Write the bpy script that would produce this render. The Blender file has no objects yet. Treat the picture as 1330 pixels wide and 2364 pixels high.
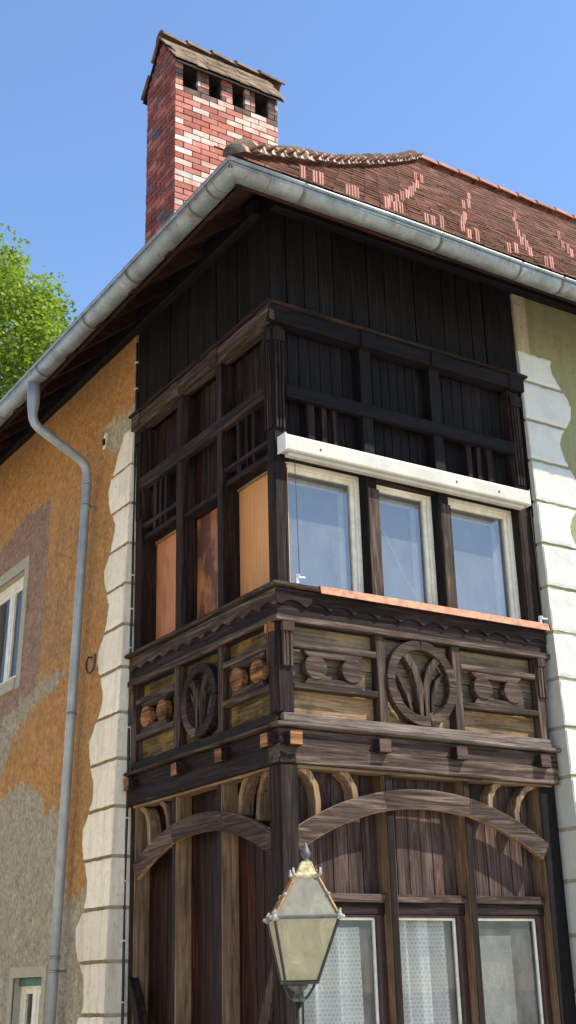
import bpy, bmesh, math, random
from mathutils import Vector, Matrix, noise
R = random.Random(11)
PI = math.pi
scene = bpy.context.scene
col = scene.collection
GZ = -1.3                                   # street level

# ------------------------------------------------------------------ camera
cd = bpy.data.cameras.new('camera'); cam = bpy.data.objects.new('camera', cd); col.objects.link(cam)
CAM = Vector((-5.5155, -8.7349, 1.6))
CR = Vector((0.844666, -0.534719, -0.024807)); CU = Vector((-0.169263, -0.310766, 0.935294)); CF = Vector((0.507829, 0.785811, 0.353002))
m = Matrix((CR, CU, -CF)).transposed().to_4x4(); m.translation = CAM
cam.matrix_world = m
cd.sensor_fit = 'HORIZONTAL'; cd.sensor_width = 36; cd.lens = 78.584
cd.clip_start = 0.1; cd.clip_end = 1500
scene.camera = cam

# ------------------------------------------------------------------ sky, sun, exposure
SUN = Vector((1.0, -1.0, 1.7)).normalized()
w = bpy.data.worlds.new('World'); scene.world = w; w.use_nodes = True
nt = w.node_tree; nt.nodes.clear()
sk = nt.nodes.new('ShaderNodeTexSky'); sk.sky_type = 'NISHITA'; sk.sun_disc = False
sk.sun_elevation = math.asin(SUN.z); sk.sun_rotation = math.atan2(SUN.x, SUN.y)
sk.altitude = 300; sk.air_density = 1.0; sk.dust_density = 0.05; sk.ozone_density = 4.5
bg = nt.nodes.new('ShaderNodeBackground'); bg.inputs['Strength'].default_value = 0.132
wo = nt.nodes.new('ShaderNodeOutputWorld')
nt.links.new(sk.outputs[0], bg.inputs[0]); nt.links.new(bg.outputs[0], wo.inputs[0])
sl = bpy.data.lights.new('sun', 'SUN'); sl.energy = 3.6; sl.angle = math.radians(0.5); sl.color = (1.0, 0.94, 0.83)
so = bpy.data.objects.new('sun', sl); col.objects.link(so)
so.rotation_euler = (-SUN).to_track_quat('-Z', 'Y').to_euler(); so.location = (20, -20, 30)
vs = scene.view_settings; vs.view_transform = 'Standard'; vs.look = 'None'; vs.gamma = 1; vs.exposure = 1.17
vs.use_curve_mapping = False

# ------------------------------------------------------------------ materials
def newmat(name):
    mt = bpy.data.materials.new(name); mt.use_nodes = True
    n = mt.node_tree; b = n.nodes['Principled BSDF']
    return mt, n, b
def N(n, t, **kw):
    x = n.nodes.new(t)
    for k, v in kw.items():
        if k in x.inputs: x.inputs[k].default_value = v
        else: setattr(x, k, v)
    return x
def ramp(n, fac, stops):
    r = n.nodes.new('ShaderNodeValToRGB'); e = r.color_ramp.elements
    while len(e) < len(stops): e.new(0.5)
    for el, (p, c) in zip(e, stops): el.position = p; el.color = (*c, 1)
    n.links.new(fac, r.inputs[0]); return r.outputs[0]
def mixc(n, fac, a, b, mode='MIX'):
    x = n.nodes.new('ShaderNodeMix'); x.data_type = 'RGBA'; x.blend_type = mode
    for s, v in ((x.inputs[0], fac), (x.inputs[6], a), (x.inputs[7], b)):
        if isinstance(v, (int, float)): s.default_value = v
        elif isinstance(v, tuple): s.default_value = (*v, 1)
        else: n.links.new(v, s)
    return x.outputs[2]
def mapped(n, scale, loc=(0, 0, 0)):
    tc = n.nodes.new('ShaderNodeTexCoord'); mp = n.nodes.new('ShaderNodeMapping')
    mp.inputs['Scale'].default_value = scale; mp.inputs['Location'].default_value = loc
    n.links.new(tc.outputs['Object'], mp.inputs[0]); return mp.outputs[0]
def mapped_obj(n, scale):
    """object coordinates shifted by a per-object random amount, so no two boards share their grain"""
    tc = n.nodes.new('ShaderNodeTexCoord'); oi = n.nodes.new('ShaderNodeObjectInfo')
    ml = n.nodes.new('ShaderNodeVectorMath'); ml.operation = 'MULTIPLY_ADD'; ml.inputs[1].default_value = (37.0, 53.0, 71.0)
    n.links.new(oi.outputs['Random'], ml.inputs[0]); n.links.new(tc.outputs['Object'], ml.inputs[2])
    mp = n.nodes.new('ShaderNodeMapping'); mp.inputs['Scale'].default_value = scale
    n.links.new(ml.outputs[0], mp.inputs[0]); return mp.outputs[0]
def tex_noise(n, vec, scale, detail=5, rough=0.6, dist=0.0):
    x = N(n, 'ShaderNodeTexNoise'); x.inputs['Scale'].default_value = scale; x.inputs['Detail'].default_value = detail
    x.inputs['Roughness'].default_value = rough; x.inputs['Distortion'].default_value = dist
    n.links.new(vec, x.inputs['Vector']); return x.outputs['Fac']
def bump(n, b, h, strength=0.4, dist=0.01, prev=None):
    x = N(n, 'ShaderNodeBump'); x.inputs['Strength'].default_value = strength; x.inputs['Distance'].default_value = dist
    n.links.new(h, x.inputs['Height'])
    if prev: n.links.new(prev, x.inputs['Normal'])
    n.links.new(x.outputs[0], b.inputs['Normal']); return x.outputs[0]
def obj_vary(n, colr, lo=0.72, hi=1.25):
    oi = n.nodes.new('ShaderNodeObjectInfo'); mr = N(n, 'ShaderNodeMapRange')
    mr.inputs['To Min'].default_value = lo; mr.inputs['To Max'].default_value = hi
    n.links.new(oi.outputs['Random'], mr.inputs['Value'])
    h = n.nodes.new('ShaderNodeHueSaturation'); n.links.new(mr.outputs[0], h.inputs['Value']); n.links.new(colr, h.inputs['Color'])
    return h.outputs[0]

def wood(name, dark, mid, light, axis='z', rough=0.8, patch=None, pamt=0.5, bstr=0.5):
    """weathered timber, grain stretched along one axis"""
    out = {}
    for ax in 'xyz':
        mt, n, b = newmat(name + '_' + ax)
        along, across = 0.55, 11.0
        sc = [across] * 3; sc['xyz'.index(ax)] = along
        v = mapped_obj(n, sc)
        g = tex_noise(n, v, 1.7, 8, 0.70, 1.6)
        fine = tex_noise(n, mapped(n, [s * 5 for s in sc]), 2.0, 3, 0.6)
        big = tex_noise(n, mapped(n, (1, 1, 1), (3, 7, 1)), 2.3, 4, 0.6)
        c = ramp(n, g, [(0.34, dark), (0.5, mid), (0.68, light)])
        c = mixc(n, fine, c, (0.55, 0.52, 0.5), 'SOFT_LIGHT')
        if patch:
            pf = ramp(n, big, [(0.5, (0, 0, 0)), (0.66, (pamt, pamt, pamt))])
            c = mixc(n, pf, c, patch)
        else:
            c = mixc(n, 0.5, c, ramp(n, big, [(0.3, (0.3, 0.3, 0.3)), (0.7, (0.72, 0.72, 0.72))]), 'OVERLAY')
        c = obj_vary(n, c)
        n.links.new(c, b.inputs['Base Color'])
        b.inputs['Roughness'].default_value = rough; b.inputs['Specular IOR Level'].default_value = 0.16
        mx = N(n, 'ShaderNodeMath', operation='ADD'); n.links.new(g, mx.inputs[0]); n.links.new(fine, mx.inputs[1])
        bump(n, b, mx.outputs[0], bstr, 0.006)
        out[ax] = mt
    return out
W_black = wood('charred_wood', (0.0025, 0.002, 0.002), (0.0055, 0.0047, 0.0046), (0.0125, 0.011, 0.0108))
W_dark = wood('dark_stained_wood', (0.0035, 0.0022, 0.0018), (0.014, 0.0082, 0.0064), (0.050, 0.031, 0.024))
W_brown = wood('weathered_brown_wood', (0.010, 0.0065, 0.005), (0.042, 0.0275, 0.020), (0.135, 0.100, 0.076))
W_red = wood('red_stained_wood', (0.003, 0.0012, 0.001), (0.010, 0.003, 0.002), (0.072, 0.019, 0.010), rough=0.6)
W_grey = wood('sun_bleached_wood', (0.035, 0.026, 0.02), (0.105, 0.082, 0.066), (0.24, 0.20, 0.165))
W_plank = wood('grey_brown_plank', (0.018, 0.010, 0.008), (0.055, 0.034, 0.027), (0.13, 0.09, 0.072))
W_tan = wood('bare_tan_wood', (0.065, 0.04, 0.021), (0.18, 0.115, 0.065), (0.31, 0.215, 0.13))
W_end = wood('bare_end_grain', (0.035, 0.014, 0.006), (0.20, 0.088, 0.034), (0.44, 0.235, 0.10), patch=(0.02, 0.011, 0.007), pamt=0.9)
W_back = wood('old_panel_board', (0.04, 0.032, 0.021), (0.105, 0.085, 0.056), (0.20, 0.165, 0.11), patch=(0.30, 0.185, 0.08), pamt=0.6)
W_sunlit = wood('sunlit_panel_board', (0.085, 0.055, 0.028), (0.235, 0.15, 0.075), (0.39, 0.265, 0.14), patch=(0.07, 0.048, 0.025), pamt=0.8)  # lowest front panel board: its sunlit warmth is put into the colour
W_olive = wood('olive_panel_board', (0.018, 0.013, 0.007), (0.07, 0.048, 0.02), (0.19, 0.135, 0.05), patch=(0.30, 0.20, 0.055), pamt=0.75)
W_soffit = wood('soffit_board', (0.006, 0.003, 0.002), (0.024, 0.0095, 0.006), (0.06, 0.023, 0.014))

def simple(name, c, rough=0.6, metal=0.0, vary=0.15, scale=8.0, bstr=0.15, bdist=0.004, spec=0.5):
    mt, n, b = newmat(name)
    v = mapped(n, (1, 1, 1)); f = tex_noise(n, v, scale, 6, 0.65)
    lo = tuple(x * (1 - vary) for x in c); hi = tuple(min(1, x * (1 + vary)) for x in c)
    cc = ramp(n, f, [(0.3, lo), (0.7, hi)])
    n.links.new(cc, b.inputs['Base Color']); b.inputs['Roughness'].default_value = rough; b.inputs['Metallic'].default_value = metal
    b.inputs['Specular IOR Level'].default_value = spec
    bump(n, b, tex_noise(n, v, scale * 5, 4), bstr, bdist)
    return mt
def zinc():
    mt, n, b = newmat('weathered_zinc')
    v = mapped(n, (1, 1, 1)); a = tex_noise(n, v, 3.0, 6, 0.7); d = tex_noise(n, v, 45.0, 3)
    c = ramp(n, a, [(0.3, (0.14, 0.155, 0.155)), (0.55, (0.235, 0.265, 0.27)), (0.75, (0.33, 0.365, 0.37))])
    st = tex_noise(n, mapped(n, (14, 14, 1.2)), 1.0, 5, 0.7)
    c = mixc(n, ramp(n, st, [(0.52, (0, 0, 0)), (0.68, (0.6, 0.6, 0.6))]), c, (0.10, 0.09, 0.065))
    n.links.new(c, b.inputs['Base Color']); b.inputs['Metallic'].default_value = 0.55
    n.links.new(ramp(n, d, [(0.3, (0.38,) * 3), (0.7, (0.6,) * 3)]), b.inputs['Roughness'])
    bump(n, b, a, 0.15, 0.02); return mt
M_zinc = zinc()
M_pipe = simple('silvery_zinc_pipe', (0.29, 0.32, 0.335), 0.5, 0.35, 0.2, 5, 0.15)
M_copper = simple('copper_flashing', (0.34, 0.155, 0.08), 0.7, 0.1, 0.5, 14)
M_boxwhite = simple('cream_coated_metal', (0.39, 0.375, 0.305), 0.45, 0, 0.15, 3, 0.05)
M_cream = simple('cream_window_paint', (0.70, 0.66, 0.54), 0.5, 0, 0.16, 11, 0.25)
M_darkpaint = simple('dark_window_frame', (0.035, 0.012, 0.009), 0.4, 0, 0.4, 12, 0.2)
M_iron = simple('black_iron', (0.028, 0.028, 0.024), 0.55, 0.3, 0.4, 30, 0.3)
M_rust = simple('rusty_iron', (0.05, 0.035, 0.028), 0.7, 0.2, 0.4, 40, 0.3)
M_cable = simple('black_cable', (0.012, 0.012, 0.012), 0.5, 0, 0.2)
M_clip = simple('white_clip', (0.6, 0.6, 0.57), 0.5, 0, 0.1)
M_soot = simple('soot', (0.006, 0.006, 0.006), 0.95, 0, 0.4, 10)
M_mortar = simple('dark_mortar', (0.02, 0.012, 0.01), 0.9, 0, 0.35, 25)
M_trim = simple('grey_trim_plaster', (0.36, 0.32, 0.235), 0.85, 0, 0.15, 18, 0.4)
M_room = simple('pale_room_paint', (0.26, 0.26, 0.25), 0.8, 0, 0.08, 3, 0.1)
M_board = simple('grey_board', (0.30, 0.29, 0.25), 0.8, 0, 0.25, 40, 0.3)
M_green = simple('green_paint', (0.035, 0.11, 0.055), 0.6, 0, 0.5, 20, 0.3)
M_ground = simple('pale_street_paving', (0.57, 0.50, 0.395), 0.9, 0, 0.12, 1.5, 0.3)
M_bark = simple('bark', (0.07, 0.05, 0.035), 0.9, 0, 0.4, 10, 0.8, 0.03)

def plaster(name, c, grime, scale=9.0, amt=0.6):
    mt, n, b = newmat(name)
    v = mapped(n, (1, 1, 1)); a = tex_noise(n, v, scale, 7, 0.7); f = tex_noise(n, v, 70, 4, 0.7)
    cc = ramp(n, a, [(0.28, tuple(x * 0.86 for x in c)), (0.6, c)])
    sp = tex_noise(n, mapped(n, (1, 1, 0.7), (9, 2, 4)), 23, 6, 0.78)
    cc = mixc(n, ramp(n, sp, [(0.57, (0, 0, 0)), (0.69, (amt,) * 3)]), cc, grime)
    st = tex_noise(n, mapped(n, (5, 5, 0.5), (1, 2, 3)), 1.6, 5, 0.7)
    cc = mixc(n, ramp(n, st, [(0.5, (0, 0, 0)), (0.75, (0.5,) * 3)]), cc, grime)
    cc = obj_vary(n, cc, 0.88, 1.06)
    n.links.new(cc, b.inputs['Base Color']); b.inputs['Roughness'].default_value = 0.92; b.inputs['Specular IOR Level'].default_value = 0.15
    p = bump(n, b, a, 0.35, 0.03); bump(n, b, f, 0.5, 0.012, p)
    return mt
M_quoin = plaster('cream_quoin_plaster', (0.85, 0.765, 0.60), (0.42, 0.33, 0.20), 9.0, 0.8)
M_quoinR = plaster('pale_quoin_plaster', (0.55, 0.54, 0.485), (0.36, 0.58, 0.45), 6, 0.35)
M_olive = plaster('olive_plaster', (0.235, 0.235, 0.12), (0.13, 0.125, 0.065), 14, 0.7)
M_pillar = plaster('flecked_plaster', (0.36, 0.31, 0.20), (0.02, 0.018, 0.015), 9, 1.0)

def painted_wall():
    mt, n, b = newmat('painted_render')
    at = N(n, 'ShaderNodeVertexColor', layer_name='paint')
    v = mapped(n, (1, 1, 1)); a = tex_noise(n, v, 7, 7, 0.7); f = tex_noise(n, v, 55, 5, 0.75); g = tex_noise(n, v, 19, 7, 0.78)
    c = mixc(n, 0.75, at.outputs[0], ramp(n, a, [(0.28, (0.36,) * 3), (0.72, (0.70,) * 3)]), 'OVERLAY')
    c = mixc(n, 0.62, c, ramp(n, g, [(0.36, (0.22,) * 3), (0.5, (0.52,) * 3), (0.64, (0.84,) * 3)]), 'OVERLAY')
    st = tex_noise(n, mapped(n, (6, 6, 0.45)), 1.5, 6, 0.7)
    c = mixc(n, ramp(n, st, [(0.50, (0, 0, 0)), (0.75, (0.40,) * 3)]), c, (0.24, 0.14, 0.07))
    fd = tex_noise(n, mapped(n, (1.2, 1.2, 0.6), (4, 1, 8)), 2.2, 7, 0.72)
    c = mixc(n, ramp(n, fd, [(0.50, (0, 0, 0)), (0.72, (0.5,) * 3)]), c, (0.48, 0.335, 0.19))
    wf = tex_noise(n, mapped(n, (1, 1, 0.6), (5, 5, 5)), 24, 6, 0.8)
    c = mixc(n, ramp(n, wf, [(0.55, (0, 0, 0)), (0.68, (0.6,) * 3)]), c, (0.56, 0.42, 0.25))
    df = tex_noise(n, mapped(n, (1, 1, 0.8), (2, 8, 1)), 21, 6, 0.8)
    c = mixc(n, ramp(n, df, [(0.58, (0, 0, 0)), (0.68, (0.55,) * 3)]), c, (0.12, 0.075, 0.04))
    n.links.new(c, b.inputs['Base Color']); b.inputs['Roughness'].default_value = 0.95; b.inputs['Specular IOR Level'].default_value = 0.1
    p = bump(n, b, g, 1.0, 0.04); bump(n, b, f, 0.8, 0.015, p)
    return mt
M_wall = painted_wall()

def plywood(name, c, dark, peel, lo, hi):
    mt, n, b = newmat(name)
    g = tex_noise(n, mapped(n, (26, 26, 1.0)), 1.5, 6, 0.7); big = tex_noise(n, mapped(n, (1.6, 1.6, 0.8)), 1.6, 5, 0.65)
    fl = tex_noise(n, mapped(n, (1, 1, 0.4)), 55, 3)
    cc = ramp(n, g, [(0.3, tuple(x * 0.78 for x in c)), (0.7, tuple(x * 1.15 for x in c))])
    cc = mixc(n, ramp(n, big, [(lo, (0, 0, 0)), (hi, (1, 1, 1))]), cc, dark)
    cc = mixc(n, ramp(n, fl, [(0.62, (0, 0, 0)), (0.72, (0.45,) * 3)]), cc, peel)
    n.links.new(cc, b.inputs['Base Color']); b.inputs['Roughness'].default_value = 0.6
    bump(n, b, g, 0.3, 0.004); return mt
M_plyA = plywood('orange_plywood', (0.58, 0.275, 0.10), (0.34, 0.11, 0.045), (0.55, 0.29, 0.12), 0.55, 0.85)
M_plyB = plywood('flaking_dark_plywood', (0.10, 0.035, 0.022), (0.40, 0.15, 0.05), (0.12, 0.05, 0.03), 0.46, 0.58)
M_plyC = plywood('red_orange_plywood', (0.50, 0.20, 0.08), (0.28, 0.075, 0.035), (0.5, 0.24, 0.1), 0.55, 0.8)

def glass(name, refl, tint, rough=0.015, wav=0.05, d0=0.03, d1=0.2, gc=0.95):
    mt, n, b = newmat(name); n.nodes.remove(b); o = n.nodes['Material Output']
    tr = N(n, 'ShaderNodeBsdfTransparent'); tr.inputs[0].default_value = (*tint, 1)
    gl = N(n, 'ShaderNodeBsdfGlossy'); gl.inputs['Roughness'].default_value = rough; gl.inputs[0].default_value = (gc, gc * 0.96, gc * 0.88, 1)
    df = N(n, 'ShaderNodeBsdfDiffuse'); df.inputs[0].default_value = (0.44, 0.45, 0.44, 1)
    bp = N(n, 'ShaderNodeBump'); bp.inputs['Strength'].default_value = wav; bp.inputs['Distance'].default_value = 0.02
    v = mapped(n, (1, 1, 1)); n.links.new(tex_noise(n, v, 2.5, 2), bp.inputs['Height']); n.links.new(bp.outputs[0], gl.inputs['Normal'])
    fr = N(n, 'ShaderNodeFresnel'); fr.inputs[0].default_value = 1.5
    mr = N(n, 'ShaderNodeMapRange'); mr.inputs['To Min'].default_value = refl; mr.inputs['To Max'].default_value = 0.8
    n.links.new(fr.outputs[0], mr.inputs['Value'])
    mx = N(n, 'ShaderNodeMixShader'); n.links.new(mr.outputs[0], mx.inputs[0]); n.links.new(tr.outputs[0], mx.inputs[1]); n.links.new(gl.outputs[0], mx.inputs[2])
    dirt = ramp(n, tex_noise(n, mapped(n, (1, 1, 0.5)), 5, 7, 0.75), [(0.38, (d0,) * 3), (0.72, (d1,) * 3)])
    m2 = N(n, 'ShaderNodeMixShader'); n.links.new(dirt, m2.inputs[0]); n.links.new(mx.outputs[0], m2.inputs[1]); n.links.new(df.outputs[0], m2.inputs[2])
    n.links.new(m2.outputs[0], o.inputs[0]); return mt
M_glassU = glass('sky_reflecting_glass', 0.17, (0.75, 0.8, 0.85), d0=0.13, d1=0.25)
M_glassL = glass('window_glass', 0.0, (0.9, 0.92, 0.9))
M_glassW = glass('old_window_glass', 0.0, (0.7, 0.72, 0.7), gc=0.16)

M_darkglass = simple('dark_pane', (0.03, 0.033, 0.035), 0.08, 0, 0.2, 2, 0.05)
def lantern_glass(name, c, tr):
    mt, n, b = newmat(name); o = n.nodes['Material Output']
    a = tex_noise(n, mapped(n, (4, 4, 2.2)), 2.2, 6, 0.65, 1.2)
    cc = ramp(n, a, [(0.35, tuple(x * 0.72 for x in c)), (0.6, c), (0.75, tuple(min(1, x * 1.35) for x in c))])
    n.links.new(cc, b.inputs['Base Color']); b.inputs['Roughness'].default_value = 0.35
    t = N(n, 'ShaderNodeBsdfTranslucent'); n.links.new(cc, t.inputs[0])
    mx = N(n, 'ShaderNodeMixShader'); mx.inputs[0].default_value = tr
    n.links.new(b.outputs[0], mx.inputs[1]); n.links.new(t.outputs[0], mx.inputs[2]); n.links.new(mx.outputs[0], o.inputs[0]); return mt
M_lampglass = lantern_glass('dusty_yellow_glass', (0.56, 0.515, 0.335), 0.45)
M_lamproof = lantern_glass('dusty_grey_glass', (0.27, 0.255, 0.19), 0.25)
M_lampcop = simple('worn_copper_rib', (0.24, 0.115, 0.04), 0.6, 0.2, 0.5, 30)
M_lampcap = simple('flaking_yellow_cap', (0.40, 0.33, 0.17), 0.7, 0, 0.7, 40, 0.5)
M_leadgrey = simple('weathered_grey_lead', (0.085, 0.09, 0.085), 0.6, 0.2, 0.4, 25)
M_lichen = simple('pale_ornament', (0.27, 0.28, 0.24), 0.8, 0, 0.5, 60, 0.5)

def lace():
    mt, n, b = newmat('lace_curtain'); o = n.nodes['Material Output']
    tc = N(n, 'ShaderNodeTexCoord'); mp = N(n, 'ShaderNodeMapping'); n.links.new(tc.outputs['UV'], mp.inputs[0])
    br = N(n, 'ShaderNodeTexBrick'); br.inputs['Scale'].default_value = 1.0; br.inputs['Brick Width'].default_value = 0.046
    br.inputs['Row Height'].default_value = 0.034; br.inputs['Mortar Size'].default_value = 0.0085; br.inputs['Mortar Smooth'].default_value = 0.2
    n.links.new(mp.outputs[0], br.inputs['Vector'])
    df = N(n, 'ShaderNodeBsdfDiffuse'); df.inputs[0].default_value = (0.84, 0.85, 0.82, 1)
    tl = N(n, 'ShaderNodeBsdfTranslucent'); tl.inputs[0].default_value = (0.7, 0.72, 0.7, 1)
    m1 = N(n, 'ShaderNodeMixShader'); m1.inputs[0].default_value = 0.12; n.links.new(df.outputs[0], m1.inputs[1]); n.links.new(tl.outputs[0], m1.inputs[2])
    tr = N(n, 'ShaderNodeBsdfTransparent'); m2 = N(n, 'ShaderNodeMixShader')
    mr = N(n, 'ShaderNodeMapRange'); mr.inputs['To Min'].default_value = 0.68; mr.inputs['To Max'].default_value = 0.97
    n.links.new(br.outputs['Fac'], mr.inputs['Value']); n.links.new(mr.outputs[0], m2.inputs[0])
    n.links.new(tr.outputs[0], m2.inputs[1]); n.links.new(m1.outputs[0], m2.inputs[2]); n.links.new(m2.outputs[0], o.inputs[0]); return mt
M_lace = lace()

def tile_mat(name, a, b_, c_, moss=0.5):
    mt, n, b = newmat(name)
    v = mapped(n, (1, 1, 1)); f = tex_noise(n, v, 4.5, 6, 0.7); g = tex_noise(n, v, 45, 5, 0.75)
    cc = ramp(n, f, [(0.3, a), (0.5, b_), (0.72, c_)])
    cc = mixc(n, ramp(n, g, [(0.5, (0, 0, 0)), (0.66, (moss,) * 3)]), cc, (0.075, 0.06, 0.035))
    cc = obj_vary(n, cc, 0.8, 1.2)
    n.links.new(cc, b.inputs['Base Color']); b.inputs['Roughness'].default_value = 0.9; b.inputs['Specular IOR Level'].default_value = 0.2
    bump(n, b, g, 0.6, 0.01); return mt
M_tile = [tile_mat('old_clay_tile', (0.05, 0.017, 0.010), (0.125, 0.046, 0.027), (0.22, 0.096, 0.06)),
          tile_mat('mossy_clay_tile', (0.042, 0.018, 0.010), (0.098, 0.042, 0.024), (0.18, 0.088, 0.052), 0.8),
          tile_mat('brighter_clay_tile', (0.09, 0.032, 0.02), (0.175, 0.066, 0.043), (0.28, 0.13, 0.088))]
M_pink = tile_mat('new_pink_tile', (0.42, 0.19, 0.135), (0.52, 0.255, 0.185), (0.58, 0.315, 0.24), 0.1)
M_ridge = tile_mat('pink_ridge_tile', (0.22, 0.10, 0.07), (0.36, 0.17, 0.12), (0.45, 0.24, 0.18), 0.5)
M_hip = tile_mat('lime_washed_tile', (0.20, 0.13, 0.095), (0.40, 0.30, 0.225), (0.58, 0.48, 0.39), 0.6)
M_hipend = tile_mat('grey_end_tile', (0.03, 0.025, 0.02), (0.07, 0.058, 0.045), (0.14, 0.115, 0.09), 0.7)
M_captile = tile_mat('mossy_tan_tile', (0.06, 0.042, 0.026), (0.17, 0.112, 0.072), (0.32, 0.225, 0.15), 0.9)
M_brick = [tile_mat('brick_' + k, *c) for k, c in dict(
    red=((0.28, 0.085, 0.06), (0.36, 0.115, 0.08), (0.44, 0.17, 0.12), 0.1),
    salmon=((0.36, 0.135, 0.10), (0.44, 0.175, 0.13), (0.52, 0.25, 0.19), 0.1),
    bloom=((0.40, 0.19, 0.14), (0.56, 0.38, 0.30), (0.68, 0.58, 0.48), 0.1),
    pale=((0.46, 0.33, 0.26), (0.58, 0.47, 0.39), (0.66, 0.57, 0.49), 0.15),
    dark=((0.16, 0.045, 0.035), (0.22, 0.065, 0.05), (0.27, 0.09, 0.07), 0.2),
    slate=((0.07, 0.06, 0.065), (0.11, 0.10, 0.11), (0.16, 0.13, 0.14), 0.2),
    sooty=((0.05, 0.035, 0.03), (0.14, 0.085, 0.07), (0.26, 0.18, 0.15), 0.4)).items()]
def leaf():
    mt, n, b = newmat('leaf'); o = n.nodes['Material Output']
    at = N(n, 'ShaderNodeVertexColor', layer_name='tone')
    n.links.new(at.outputs[0], b.inputs['Base Color']); b.inputs['Roughness'].default_value = 0.5; b.inputs['Specular IOR Level'].default_value = 0.3
    t = N(n, 'ShaderNodeBsdfTranslucent'); n.links.new(mixc(n, 1.0, at.outputs[0], (1.3, 1.5, 0.6), 'MULTIPLY'), t.inputs[0])
    mx = N(n, 'ShaderNodeMixShader'); mx.inputs[0].default_value = 0.4
    n.links.new(b.outputs[0], mx.inputs[1]); n.links.new(t.outputs[0], mx.inputs[2]); n.links.new(mx.outputs[0], o.inputs[0]); return mt
M_leaf = leaf()

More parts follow.
